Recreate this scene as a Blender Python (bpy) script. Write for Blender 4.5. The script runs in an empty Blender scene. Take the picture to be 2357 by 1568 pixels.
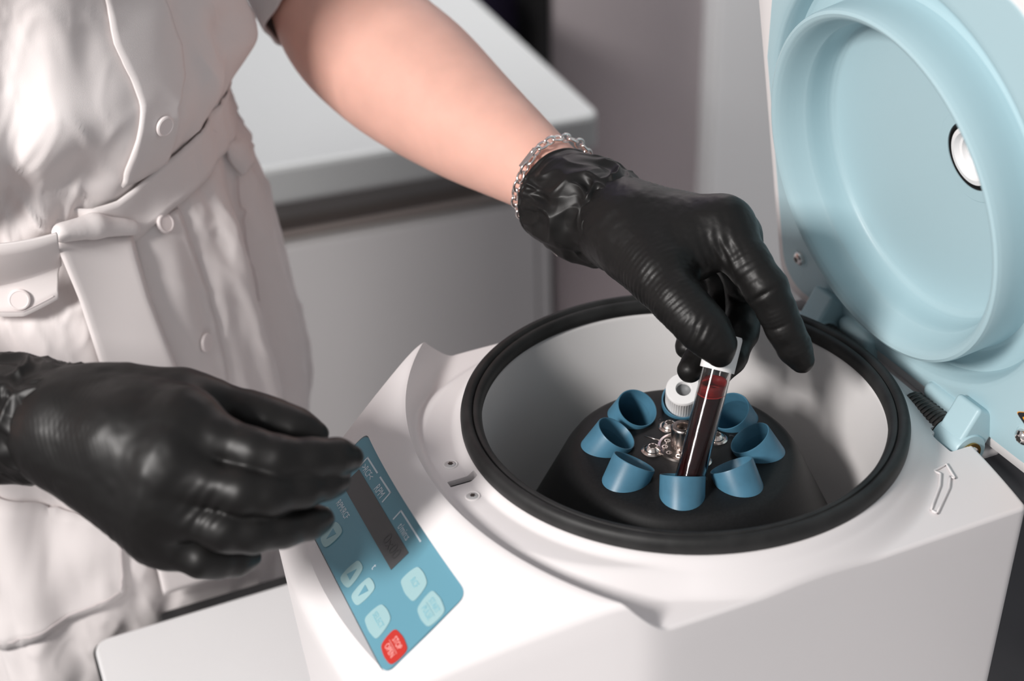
import bpy, bmesh, math, random
import numpy as np
from mathutils import Vector, Matrix
random.seed(3)
scene = bpy.context.scene
COL = scene.collection
W, H, FPX = 2357.0, 1568.0, 3273.0
Z0 = 0.96                                   # world height of the chamber rim; all shapes below are measured from it
# ------------------------------------------------------------------ camera
CP = np.array([-0.3165, -0.5294, 0.4098])
CR = np.array([0.9143, -0.4040, -0.0305]); CR /= np.linalg.norm(CR)
CF = np.array([0.3310, 0.7883, -0.5187]); CF /= np.linalg.norm(CF)
CU = np.cross(CR, CF); CU /= np.linalg.norm(CU)
CR = np.cross(CF, CU)
cam_d = bpy.data.cameras.new('camera'); cam = bpy.data.objects.new('camera', cam_d); COL.objects.link(cam)
M = Matrix.Identity(4)
for i in range(3):
    M[i][0] = CR[i]; M[i][1] = CU[i]; M[i][2] = -CF[i]; M[i][3] = CP[i] + (Z0 if i == 2 else 0)
cam.matrix_world = M
cam_d.sensor_width = 36.0; cam_d.lens = FPX / W * 36.0
cam_d.clip_start = 0.02; cam_d.clip_end = 50
cam_d.dof.use_dof = True; cam_d.dof.focus_distance = 0.735; cam_d.dof.aperture_fstop = 5.2
scene.camera = cam
# ------------------------------------------------------------------ world and lights
world = bpy.data.worlds.new('room_light'); scene.world = world; world.use_nodes = True
bg = world.node_tree.nodes['Background']; bg.inputs[0].default_value = (0.96, 0.97, 1.0, 1); bg.inputs[1].default_value = 0.33
def area(name, loc, target, size, size_y, power, color):
    l = bpy.data.lights.new(name, 'AREA'); l.shape = 'RECTANGLE'; l.size = size; l.size_y = size_y
    l.energy = power; l.color = color
    o = bpy.data.objects.new(name, l); COL.objects.link(o); o.location = loc
    o.rotation_euler = (Vector(target) - Vector(loc)).to_track_quat('-Z', 'Y').to_euler()
    return o
area('key_softbox', (-1.30, -0.46, 1.80), (-0.05, 0.05, 0.95), 0.30, 0.30, 26, (1.0, 0.965, 0.94))
area('back_wall_fill', (0.30, 0.95, 2.72), (0.85, 1.58, 0.9), 0.9, 0.5, 19, (1.0, 0.985, 0.975)).data.spread = math.radians(95)  # added fill light without a visible source, narrowed to brighten the back wall
scene.view_settings.view_transform = 'Standard'; scene.view_settings.look = 'None'
scene.view_settings.gamma = 1.0; scene.view_settings.use_curve_mapping = False
scene.view_settings.exposure = 0.1

# ------------------------------------------------------------------ pixel helpers (frame of 2357 x 1568)
def ray(x, y): return CF + CR * (x - W / 2) / FPX - CU * (y - H / 2) / FPX
def dep(x, y, t): return CP + ray(x, y) * t
def onz(x, y, z): d = ray(x, y); return CP + d * (z - CP[2]) / d[2]
def ony(x, y, Y): d = ray(x, y); return CP + d * (Y - CP[1]) / d[1]
def onplane(x, y, o, n): d = ray(x, y); return CP + d * (((o - CP) @ n) / (d @ n))
def A(*v): return np.array(v, float)
def unit(v): v = np.asarray(v, float); return v / np.linalg.norm(v)

# ------------------------------------------------------------------ materials
MATS = {}
def mat(name, color, rough=0.5, metal=0.0, spec=0.5, bump=None, vary=None, trans=0.0, ior=1.45, coat=0.0, sss=0.0, emit=None, sheen=0.0):
    m = bpy.data.materials.new(name); m.use_nodes = True; nt = m.node_tree; b = nt.nodes['Principled BSDF']
    c = (*color, 1) if len(color) == 3 else color
    b.inputs['Base Color'].default_value = c; b.inputs['Roughness'].default_value = rough
    b.inputs['Metallic'].default_value = metal; b.inputs['Specular IOR Level'].default_value = spec
    b.inputs['IOR'].default_value = ior
    b.inputs['Transmission Weight'].default_value = trans; b.inputs['Coat Weight'].default_value = coat
    b.inputs['Sheen Weight'].default_value = sheen
    if sss:
        b.inputs['Subsurface Weight'].default_value = sss; b.inputs['Subsurface Radius'].default_value = (0.012, 0.005, 0.003)
        b.inputs['Subsurface Scale'].default_value = 0.35
    if bump or vary:
        tc = nt.nodes.new('ShaderNodeTexCoord')
    if bump:
        n = nt.nodes.new('ShaderNodeTexNoise'); n.inputs['Scale'].default_value = bump[0]; n.inputs['Detail'].default_value = 4
        nt.links.new(tc.outputs['Object'], n.inputs['Vector'])
        bp = nt.nodes.new('ShaderNodeBump'); bp.inputs['Strength'].default_value = bump[1]; bp.inputs['Distance'].default_value = bump[2]
        nt.links.new(n.outputs['Fac'], bp.inputs['Height']); nt.links.new(bp.outputs['Normal'], b.inputs['Normal'])
    if vary:
        n2 = nt.nodes.new('ShaderNodeTexNoise'); n2.inputs['Scale'].default_value = vary[0]; n2.inputs['Detail'].default_value = 5
        nt.links.new(tc.outputs['Object'], n2.inputs['Vector'])
        r = nt.nodes.new('ShaderNodeValToRGB')
        lo = [max(0, v * (1 - vary[1])) for v in c[:3]]; hi = [min(1, v * (1 + vary[1])) for v in c[:3]]
        r.color_ramp.elements[0].position = 0.3; r.color_ramp.elements[1].position = 0.7
        r.color_ramp.elements[0].color = (*lo, 1); r.color_ramp.elements[1].color = (*hi, 1)
        nt.links.new(n2.outputs['Fac'], r.inputs['Fac']); nt.links.new(r.outputs['Color'], b.inputs['Base Color'])
    MATS[name] = m
    return m
mat('white_plastic', (0.775, 0.74, 0.74), 0.42, bump=(900, 0.06, 0.0004))
mat('lid_white', (0.82, 0.79, 0.785), 0.4)
mat('lid_blue', (0.43, 0.595, 0.645), 0.38, bump=(1500, 0.12, 0.0003))
mat('seal_rubber', (0.014, 0.014, 0.014), 0.55, vary=(60, 0.5), bump=(400, 0.15, 0.0004))
mat('bowl_metal', (0.70, 0.68, 0.675), 0.36, metal=0.0)
mat('rotor_black', (0.0085, 0.0085, 0.009), 0.5, spec=0.35, bump=(2500, 0.12, 0.0002), vary=(700, 0.25))
mat('sleeve_blue', (0.062, 0.175, 0.26), 0.40, bump=(1500, 0.08, 0.0002), vary=(90, 0.12))
mat('steel', (0.72, 0.64, 0.60), 0.22, metal=1.0)
mat('zinc', (0.62, 0.62, 0.62), 0.42, metal=0.5)
mat('steel_dark', (0.10, 0.09, 0.085), 0.4, metal=0.8)
mat('dark_socket', (0.05, 0.04, 0.035), 0.5, metal=0.5)
mat('silver', (0.93, 0.86, 0.83), 0.12, metal=1.0)
mat('panel_blue', (0.13, 0.315, 0.40), 0.33)
mat('panel_key', (0.33, 0.51, 0.535), 0.4)
mat('panel_red', (0.52, 0.035, 0.026), 0.4)
mat('panel_print', (0.72, 0.80, 0.86), 0.5)
mat('panel_print_teal', (0.22, 0.48, 0.56), 0.5)
mat('panel_print_pink', (0.9, 0.45, 0.42), 0.5)
mat('display_grey', (0.085, 0.085, 0.088), 0.3)
mat('display_digit', (0.074, 0.074, 0.077), 0.3)
mat('glove', (0.009, 0.0084, 0.0082), 0.43, spec=0.33, bump=(1800, 0.10, 0.0002))
mat('skin', (0.78, 0.45, 0.365), 0.5, sss=0.22, bump=(1400, 0.12, 0.0002), vary=(60, 0.04))
mat('dress_cotton', (0.80, 0.75, 0.74), 0.85, spec=0.2, bump=(2600, 0.2, 0.0003), sheen=0.1)
mat('button_white', (0.84, 0.77, 0.76), 0.35)
mat('thread_white', (0.66, 0.60, 0.60), 0.8)
mat('cap_white', (0.86, 0.85, 0.85), 0.4, sss=0.0)
mat('tube_plastic', (1, 1, 1), 0.03, trans=1.0, ior=1.34)
mat('blood', (0.014, 0.0008, 0.0008), 0.25, spec=0.15)
mat('septum_grey', (0.16, 0.165, 0.17), 0.5)
mat('blood_film', (0.52, 0.02, 0.02), 0.2, trans=0.75, ior=1.35)
mat('blood_foam', (0.33, 0.016, 0.014), 0.25)
mat('table_white', (0.73, 0.73, 0.735), 0.4)
mat('edge_black', (0.02, 0.02, 0.021), 0.5)
mat('counter_white', (0.42, 0.43, 0.43), 0.45)
mat('cabinet_grey', (0.60, 0.585, 0.585), 0.5)
mat('cabinet_dark', (0.24, 0.235, 0.235), 0.6)
mat('wall_mauve', (0.74, 0.665, 0.68), 0.7, vary=(1.5, 0.06))
mat('wall_grey', (0.70, 0.70, 0.705), 0.6)
mat('door_purple', (0.07, 0.055, 0.115), 0.6)
mat('black_matt', (0.012, 0.012, 0.013), 0.6)
mat('floor_grey', (0.20, 0.18, 0.185), 0.5, vary=(3, 0.1))
mat('dark_grey', (0.055, 0.055, 0.062), 0.5)
mat('cable_grey', (0.22, 0.22, 0.23), 0.5)
mat('sign_orange', (0.95, 0.36, 0.01), 0.4)
mat('brass', (0.55, 0.33, 0.10), 0.35, metal=1.0)
mat('glass_window', (0.75, 0.78, 0.80), 0.05, trans=0.6)
mat('hair', (0.06, 0.03, 0.018), 0.5)
mat('eye_white', (0.8, 0.78, 0.76), 0.2); mat('eye_dark', (0.03, 0.02, 0.015), 0.15); mat('lip', (0.55, 0.16, 0.15), 0.4)

# ------------------------------------------------------------------ object helpers; vertices come in rim-relative metres
BASE = {}
def root(name, label, cat, base, group=None):
    o = bpy.data.objects.new(name, None); COL.objects.link(o); o.empty_display_size = 0.05
    o.location = (base[0], base[1], base[2] + Z0)
    o['label'] = label; o['category'] = cat; BASE[o.name] = A(*base)
    if group: o['group'] = group
    return o
def rootof(o):
    while o.parent is not None: o = o.parent
    return o
def base_of(p):
    if p is None: return np.zeros(3)
    return BASE.get(rootof(p).name, np.zeros(3))
def mk(name, V, F, m, parent=None, smooth=True, label=None, sharp=None):
    V = np.asarray(V, float); b = base_of(parent)
    off = np.array([0, 0, Z0]) if parent is None else -b
    me = bpy.data.meshes.new(name); me.from_pydata((V + off).tolist(), [], [list(map(int, f)) for f in F])
    me.materials.append(MATS[m]); 
    if smooth:
        me.polygons.foreach_set('use_smooth', [True] * len(me.polygons))
        if sharp: me.set_sharp_from_angle(angle=math.radians(sharp))
    me.update()
    o = bpy.data.objects.new(name, me); COL.objects.link(o)
    if parent is not None: o.parent = parent
    if label: o['label'] = label
    return o
def tag(o, label, cat, group=None):
    o['label'] = label; o['category'] = cat
    if group: o['group'] = group
    return o
def structure(o): o['kind'] = 'structure'; return o
def frame(axis, ref=(0, 0, 1)):
    a = unit(axis); ref = A(*ref)
    if abs(a @ unit(ref)) > 0.95: ref = A(1, 0, 0)
    u = unit(np.cross(ref, a)); v = np.cross(a, u); return u, v, a
def lathe_vf(profile, origin, axis, seg=48, ref=(0, 0, 1), close=False):
    """profile: (r, h) list along axis; r<=0 makes a pole"""
    u, v, a = frame(axis, ref); o = np.asarray(origin, float); V = []; F = []; rows = []
    for r, h in profile:
        if r <= 1e-7: rows.append([len(V)]); V.append(o + a * h)
        else:
            rows.append(list(range(len(V), len(V) + seg)))
            for k in range(seg):
                t = 2 * math.pi * k / seg; V.append(o + a * h + r * (math.cos(t) * u + math.sin(t) * v))
    pr = list(zip(rows[:-1], rows[1:]))
    if close: pr.append((rows[-1], rows[0]))
    for p, q in pr:
        for k in range(seg):
            k2 = (k + 1) % seg
            if len(p) == 1 and len(q) == 1: continue
            if len(p) == 1: F.append((p[0], q[k2], q[k]))
            elif len(q) == 1: F.append((p[k], p[k2], q[0]))
            else: F.append((p[k], p[k2], q[k2], q[k]))
    return V, F
def lathe(name, profile, origin, axis, m, parent=None, seg=48, label=None, sharp=35, close=False):
    V, F = lathe_vf(profile, origin, axis, seg, close=close); return mk(name, V, F, m, parent, True, label, sharp)
def tube_vf(path, rad, seg=12, closed=False, cap=True):
    path = [np.asarray(p, float) for p in path]; n = len(path); V = []; F = []
    rad = [rad] * n if np.isscalar(rad) else rad
    pu = None
    for i in range(n):
        t = unit(path[(i + 1) % n] - path[i - 1]) if closed else unit(path[min(i + 1, n - 1)] - path[max(i - 1, 0)])
        if pu is None: u, v, _ = frame(t)
        else:
            u = pu - t * (pu @ t); u = unit(u); v = np.cross(t, u)
        pu = u
        for k in range(seg):
            a = 2 * math.pi * k / seg; V.append(path[i] + rad[i] * (math.cos(a) * u + math.sin(a) * v))
    for i in range(n if closed else n - 1):
        j = (i + 1) % n
        for k in range(seg): F.append((i * seg + k, i * seg + (k + 1) % seg, j * seg + (k + 1) % seg, j * seg + k))
    if cap and not closed:
        F.append(tuple(range(seg - 1, -1, -1))); F.append(tuple(range((n - 1) * seg, n * seg)))
    return V, F
def box(name, lo, hi, m, parent=None, bev=0.002, R=None, o=None, seg=3, label=None):
    """axis-aligned box, or in a local frame R (columns) at o"""
    lo = A(*lo); hi = A(*hi)
    V = [A(x, y, z) for x in (lo[0], hi[0]) for y in (lo[1], hi[1]) for z in (lo[2], hi[2])]
    if R is not None: V = [o + R @ v for v in V]
    F = [(0, 1, 3, 2), (4, 6, 7, 5), (0, 4, 5, 1), (2, 3, 7, 6), (0, 2, 6, 4), (1, 5, 7, 3)]
    ob = mk(name, V, F, m, parent, True, label)
    if bev:
        b = ob.modifiers.new('bevel', 'BEVEL'); b.width = bev; b.segments = seg; b.limit_method = 'ANGLE'; b.harden_normals = True
    return ob
def prism(name, poly, o, u, v, n, h, m, parent=None, bev=0, label=None):
    """polygon (2d) in frame u,v at o, extruded h along n"""
    k = len(poly); P = [np.asarray(o) + p[0] * u + p[1] * v for p in poly]
    V = P + [p + n * h for p in P]
    F = [tuple(range(k))[::-1], tuple(range(k, 2 * k))] + [(i, (i + 1) % k, k + (i + 1) % k, k + i) for i in range(k)]
    ar = sum(poly[i - 1][0] * poly[i][1] - poly[i][0] * poly[i - 1][1] for i in range(k))
    if (np.cross(u, v) @ n) * ar < 0: F = [f[::-1] for f in F]
    ob = mk(name, V, F, m, parent, False, label)
    if bev:
        b = ob.modifiers.new('bevel', 'BEVEL'); b.width = bev; b.segments = 2; b.limit_method = 'ANGLE'
    return ob
def chaikin(poly, it=3, w=0.25):
    P = [A(*p) for p in poly]
    for _ in range(it):
        Q = []
        for i in range(len(P)):
            a, b = P[i], P[(i + 1) % len(P)]; Q += [a * (1 - w) + b * w, a * w + b * (1 - w)]
        P = Q
    return P
def roundpoly(poly, r, n=5):
    P = [A(*p) for p in poly]; out = []
    for i in range(len(P)):
        a, b, c = P[i - 1], P[i], P[(i + 1) % len(P)]
        d1 = unit(a - b); d2 = unit(c - b); rr = min(r, np.linalg.norm(a - b) * .45, np.linalg.norm(c - b) * .45)
        p, q = b + d1 * rr, b + d2 * rr
        for k in range(n + 1):
            t = k / n; out.append((1 - t) ** 2 * p + 2 * t * (1 - t) * b + t * t * q)
    return out
def text(name, body, o, u, v, n, size, m, parent, lift=0.0003, bold=0.0, sx=1.0):
    c = bpy.data.curves.new('txt', 'FONT'); c.body = body; c.size = size; c.align_x = 'CENTER'; c.align_y = 'CENTER'; c.offset = bold
    c.extrude = 0.00003; c.resolution_u = 3
    t = bpy.data.objects.new('txt', c); COL.objects.link(t)
    bpy.context.view_layer.update()
    me = bpy.data.meshes.new_from_object(t.evaluated_get(bpy.context.evaluated_depsgraph_get()))
    V = [np.asarray(o) + p.co.x * sx * u + p.co.y * v + (p.co.z + lift) * n for p in me.vertices]
    F = [tuple(p.vertices) for p in me.polygons]
    bpy.data.objects.remove(t); bpy.data.curves.remove(c); bpy.data.meshes.remove(me)
    return mk(name, V, F, m, parent, False)
def boolean(ob, cutters):
    for c in cutters:
        b = ob.modifiers.new('cut', 'BOOLEAN'); b.operation = 'DIFFERENCE'; b.object = c; b.solver = 'EXACT'
    bpy.context.view_layer.update()
    me = bpy.data.meshes.new_from_object(ob.evaluated_get(bpy.context.evaluated_depsgraph_get()))
    ob.modifiers.clear(); old = ob.data; ob.data = me; bpy.data.meshes.remove(old)
    for c in cutters: bpy.data.objects.remove(c)
    return ob
def sstep(a, b, x): t = np.clip((x - a) / (b - a), 0, 1); return t * t * (3 - 2 * t)
def vnoise(P, s, seed=0):
    """value noise in -1..1"""
    P = np.asarray(P, float) * s; I = np.floor(P).astype(np.int64); f = P - I; f = f * f * (3 - 2 * f)
    def h(ix, iy, iz):
        n = (ix * 374761393 + iy * 668265263 + iz * 2147483647 + seed * 1274126177) & 0xffffffff
        n = ((n ^ (n >> 13)) * 1274126177) & 0xffffffff
        return ((n ^ (n >> 16)) & 0xffff) / 32767.5 - 1
    r = 0
    for dx in (0, 1):
        for dy in (0, 1):
            for dz in (0, 1):
                w = (f[..., 0] if dx else 1 - f[..., 0]) * (f[..., 1] if dy else 1 - f[..., 1]) * (f[..., 2] if dz else 1 - f[..., 2])
                r = r + w * h(I[..., 0] + dx, I[..., 1] + dy, I[..., 2] + dz)
    return r
# ---- signed distance modelling of bodies: round cones, smooth union, surface nets
class Field:
    def __init__(s, lo, hi, vox):
        s.lo = np.asarray(lo, float); s.v = vox; s.n = np.ceil((np.asarray(hi) - s.lo) / vox).astype(int) + 1
        s.F = np.full(s.n, 9.0, np.float32)
        s.ax = [s.lo[i] + vox * np.arange(s.n[i]) for i in range(3)]
    def sub(s, lo, hi):
        a = np.clip(np.floor((lo - s.lo) / s.v).astype(int), 0, s.n); b = np.clip(np.ceil((hi - s.lo) / s.v).astype(int) + 1, 0, s.n)
        return tuple(slice(x, y) for x, y in zip(a, b))
    def cone(s, a, b, ra, rb, k=0.01, flat=None):
        """round cone; flat=(dir, f): squash along dir by factor f"""
        a = np.asarray(a, float); b = np.asarray(b, float); m = max(ra, rb) + max(2.2 * k, 4 * s.v) + .004
        if flat: m *= max(1.0, flat[1]) 
        sl = s.sub(np.minimum(a, b) - m, np.maximum(a, b) + m)
        if any(x.stop <= x.start for x in sl): return
        X = s.ax[0][sl[0]][:, None, None]; Y = s.ax[1][sl[1]][None, :, None]; Z = s.ax[2][sl[2]][None, None, :]
        ba = b - a; L = max(ba @ ba, 1e-12)
        h = np.clip(((X - a[0]) * ba[0] + (Y - a[1]) * ba[1] + (Z - a[2]) * ba[2]) / L, 0, 1)
        dx = X - a[0] - h * ba[0]; dy = Y - a[1] - h * ba[1]; dz = Z - a[2] - h * ba[2]
        q = dx * dx + dy * dy + dz * dz
        if flat:
            d = unit(flat[0]); t = dx * d[0] + dy * d[1] + dz * d[2]; q = q - t * t + (t / flat[1]) ** 2
        D = np.sqrt(q) - (ra + (rb - ra) * h)
        f = s.F[sl]
        if k > 0:
            hh = np.clip(0.5 + 0.5 * (f - D) / k, 0, 1); s.F[sl] = f * (1 - hh) + D * hh - k * hh * (1 - hh)
        else: s.F[sl] = np.minimum(f, D)
    def chain(s, pts, k=0.003):
        for p, q in zip(pts[:-1], pts[1:]): s.cone(p[0], q[0], p[1], q[1], k)
    def merge(s, o, k):
        if k <= 0: s.F = np.minimum(s.F, o.F); return
        hh = np.clip(0.5 + 0.5 * (s.F - o.F) / k, 0, 1); s.F = s.F * (1 - hh) + o.F * hh - k * hh * (1 - hh)
    def clipplane(s, o, n):
        X = s.ax[0][:, None, None]; Y = s.ax[1][None, :, None]; Z = s.ax[2][None, None, :]
        s.F = np.maximum(s.F, ((X - o[0]) * n[0] + (Y - o[1]) * n[1] + (Z - o[2]) * n[2]).astype(np.float32))
    def mesh(s, relax=2):
        F = s.F; n = s.n; S = F < 0
        c = np.zeros(n - 1, np.int8)
        for i in (0, 1):
            for j in (0, 1):
                for k in (0, 1): c += S[i:n[0] - 1 + i, j:n[1] - 1 + j, k:n[2] - 1 + k]
        act = (c > 0) & (c < 8); idx = np.full(n - 1, -1, np.int64); cells = np.argwhere(act); idx[act] = np.arange(len(cells))
        acc = np.zeros((len(cells), 3)); cnt = np.zeros(len(cells))
        off = [(i, j, k) for i in (0, 1) for j in (0, 1) for k in (0, 1)]
        for a in range(8):
            for b in range(a + 1, 8):
                d = np.array(off[b]) - np.array(off[a])
                if np.abs(d).sum() != 1: continue
                pa = cells + off[a]; pb = cells + off[b]
                fa = F[pa[:, 0], pa[:, 1], pa[:, 2]]; fb = F[pb[:, 0], pb[:, 1], pb[:, 2]]
                m = (fa < 0) != (fb < 0); t = np.zeros(len(cells)); t[m] = fa[m] / (fa[m] - fb[m])
                acc += np.where(m[:, None], np.array(off[a]) + t[:, None] * d, 0); cnt += m
        V = s.lo + s.v * (cells + acc / cnt[:, None]); Q = []
        for ax in range(3):
            b, g = (ax + 1) % 3, (ax + 2) % 3
            s0 = [slice(None)] * 3; s1 = [slice(None)] * 3; s0[ax] = slice(0, -1); s1[ax] = slice(1, None)
            e = S[tuple(s0)] != S[tuple(s1)]; P = np.argwhere(e)
            P = P[(P[:, b] > 0) & (P[:, g] > 0) & (P[:, b] < n[b] - 1) & (P[:, g] < n[g] - 1)]
            eb = np.zeros(3, int); eb[b] = 1; eg = np.zeros(3, int); eg[g] = 1
            q = np.stack([idx[tuple((P - eb - eg).T)], idx[tuple((P - eg).T)], idx[tuple(P.T)], idx[tuple((P - eb).T)]], 1)
            fl = S[tuple(P.T)]; q[~fl] = q[~fl][:, ::-1]; Q.append(q)
        Q = np.concatenate(Q); Q = Q[(Q >= 0).all(1)]
        V = relaxv(V, Q, relax)
        return V, Q
def relaxv(V, Q, it, w=0.5):
    for _ in range(it):
        acc = np.zeros_like(V); c = np.zeros(len(V))
        for i in range(4):
            a, b = Q[:, i], Q[:, (i + 1) % 4]
            np.add.at(acc, a, V[b]); np.add.at(acc, b, V[a]); np.add.at(c, a, 1); np.add.at(c, b, 1)
        V = V * (1 - w) + w * acc / np.maximum(c, 1)[:, None]
    return V
def vnormals(V, Q):
    n = np.cross(V[Q[:, 2]] - V[Q[:, 0]], V[Q[:, 3]] - V[Q[:, 1]]); N = np.zeros_like(V)
    for i in range(4): np.add.at(N, Q[:, i], n)
    return N / np.maximum(np.linalg.norm(N, axis=1), 1e-12)[:, None]
def mkq(name, V, Q, m, parent, label=None):
    """fast quad mesh"""
    b = base_of(parent); V = V - b
    me = bpy.data.meshes.new(name); me.vertices.add(len(V)); me.vertices.foreach_set('co', V.astype(np.float32).ravel())
    me.loops.add(len(Q) * 4); me.loops.foreach_set('vertex_index', Q.astype(np.int32).ravel())
    me.polygons.add(len(Q)); me.polygons.foreach_set('loop_start', np.arange(0, len(Q) * 4, 4, dtype=np.int32))
    me.polygons.foreach_set('use_smooth', np.ones(len(Q), bool)); me.materials.append(MATS[m]); me.update(calc_edges=True); me.validate()
    o = bpy.data.objects.new(name, me); COL.objects.link(o); o.parent = parent
    if label: o['label'] = label
    return o
# ================================================================== the room
FL = -Z0
structure(mk('floor', [(-3, -3, FL), (4, -3, FL), (4, 4, FL), (-3, 4, FL)], [(0, 1, 2, 3)], 'floor_grey', None, False))
EX = A(0.9966, -0.0820, 0); EY = A(0.0820, 0.9966, 0); EZ = A(0, 0, 1)
RK = np.stack([EX, EY, EZ], 1)
K = onz(1385, 262, -0.21)                                 # front right corner of the far worktop
KB = A(K[0], K[1], 0)
wall_d = 0.66
WO = KB + EY * wall_d                                     # origin on the back wall
def wx(px, py=300):                                        # distance along the wall of a pixel column
    q = onplane(px, py, WO, EY); return (q - WO) @ EX
zt = 1.6
xm0, xm1 = wx(1262, 60), wx(1612, 250)
def wallbox(name, x0, x1, y0, y1, m, z1=zt, bev=0.0):
    return box(name, (x0, y0, FL), (x1, y1, z1), m, None, bev, R=RK, o=WO)
structure(wallbox('wall_back', xm0, xm1 + 0.02, 0, 0.12, 'wall_mauve'))
structure(wallbox('trim_1', xm0 - 0.035, xm0, -0.01, 0.12, 'black_matt'))
d1 = structure(wallbox('door_1', xm0 - 0.75, xm0 - 0.035, 0.05, 0.10, 'door_purple'))
structure(wallbox('wall_left', xm0 - 2.4, xm0 - 0.75, 0.0, 0.12, 'wall_grey'))
cab = root('tall_cabinet', 'tall light grey cabinet beside the mauve wall', 'cabinet', WO + EX * (xm1 + 0.3) + EZ * FL)
def cabbox(n, x0, x1, y0, y1, z0, z1, m, bev=0.004): return box(n, (x0, y0, z0), (x1, y1, z1), m, cab, bev, R=RK, o=WO)
cabbox('carcass', xm1, xm1 + 0.9, -0.03, 0.4, FL, zt, 'wall_grey')
cabbox('door_panel', xm1 + 0.002, xm1 + 0.45, -0.05, -0.032, FL + 0.08, zt - 0.01, 'wall_grey')
cabbox('door_panel', xm1 + 0.454, xm1 + 0.898, -0.05, -0.032, FL + 0.08, zt - 0.01, 'wall_grey')
# ---- far worktop and its drawer cabinet
wt = root('worktop', 'pale grey worktop slab with a rounded corner behind the bare arm', 'worktop', A(K[0] - .7, K[1] + .3, -0.255))
pol = roundpoly([(-2.0, 0), (0, 0), (0, 0.64), (-2.0, 0.64)], 0.022, 8)
prism('slab', pol, A(K[0], K[1], -0.255), EX, EY, EZ, 0.045, 'counter_white', wt, bev=0.006)
dc = root('drawer_cabinet', 'grey drawer cabinet under the pale worktop', 'cabinet', A(K[0] - .8, K[1] + .3, FL))
ce = -0.052
def dcb(n, x0, x1, y0, y1, z0, z1, m, bev=0.003, par=dc): return box(n, (x0, y0, z0), (x1, y1, z1), m, par, bev, R=RK, o=KB)
dcb('carcass', -2.0, ce, 0.085, 0.62, FL + 0.08, -0.2551, 'cabinet_dark')
dcb('side_panel', ce - 0.018, ce, 0.034, 0.62, FL + 0.0, -0.2551, 'cabinet_grey')
dcb('plinth', -2.0, ce, 0.10, 0.6, FL, FL + 0.08, 'cabinet_dark')
for i, (a, b) in enumerate([(-0.020, -0.74), (-0.744, -1.40), (-1.404, -2.0)]):
    d = dcb('drawer_front', b + ce, a + ce, 0.03, 0.05, -0.60, -0.322, 'cabinet_grey')
    dcb('grip_rail', b + ce + 0.002, a + ce - 0.002, 0.05, 0.085, -0.320, -0.312, 'steel', 0.001, d)
    dcb('drawer_front', b + ce, a + ce, 0.03, 0.05, FL + 0.09, -0.604, 'cabinet_grey')
# ---- the bench the centrifuge stands on
TB = -0.21
tb = root('bench', 'white laboratory bench under the centrifuge with dark edging', 'table', A(0.3, -0.2, FL))
pol = roundpoly([(-0.306, -0.66), (1.1, -0.66), (1.1, 0.197), (-0.306, 0.197)], 0.012, 6)
prism('bench_top', pol, A(0, 0, TB - 0.028), A(1, 0, 0), A(0, 1, 0), EZ, 0.028, 'table_white', tb, bev=0.002)
pol2 = roundpoly([(-0.3075, -0.6615), (1.1015, -0.6615), (1.1015, 0.1985), (-0.3075, 0.1985)], 0.013, 6)
prism('edge_band', pol2, A(0, 0, TB - 0.0285), A(1, 0, 0), A(0, 1, 0), EZ, 0.0255, 'edge_black', tb)
for x in (-0.26, 1.05):
    for y in (-0.61, 0.12): box('leg', (x - .02, y - .02, FL), (x + .02, y + .02, TB - 0.0285), 'dark_grey', tb, 0.002)
rail = root('cable_channel', 'black cable channel along the far edge of the bench', 'channel', A(0.3, 0.21, TB - 0.05))
pol = roundpoly([(-0.262, 0.1995), (1.05, 0.1995), (1.05, 0.2105), (-0.262, 0.2105)], 0.005, 6)
prism('channel_body', pol, A(0, 0, TB - 0.05), A(1, 0, 0), A(0, 1, 0), EZ, 0.046, 'edge_black', rail, bev=0.002)
# ---- dark things on the bench behind the centrifuge
psu = root('power_unit', 'black power unit box on the bench behind the centrifuge', 'device', A(0.30, -0.16, TB))
box('housing', (0.215, -0.30, TB), (0.40, -0.02, TB + 0.10), 'black_matt', psu, 0.01)
for i in range(4): box('vent_rib', (0.2146, -0.28 + i * .065, TB + 0.03), (0.218, -0.235 + i * .065, TB + 0.085), 'dark_grey', psu, 0.001)
for i, (dx, dz) in enumerate([(0.0, 0.012), (0.004, 0.030), (0.008, 0.048)]):
    pts = [A(0.172 + 0.0112 * i, -0.33 + k * 0.022, TB + dz + 0.006 * math.sin(k * .5 + 2 * i)) for k in range(18)]
    pts += [A(0.172 + 0.0112 * i, 0.07 + k * 0.02, TB + max(dz * (1 - k / 5), 0.0055)) for k in range(6)]
    V, F = tube_vf(pts, 0.0045, 10)
    tag(mk('cable', V, F, 'cable_grey', None), 'grey cable, %s of three running behind the centrifuge' % ['lowest', 'middle', 'topmost'][i], 'cable', 'cables behind the centrifuge')
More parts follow.
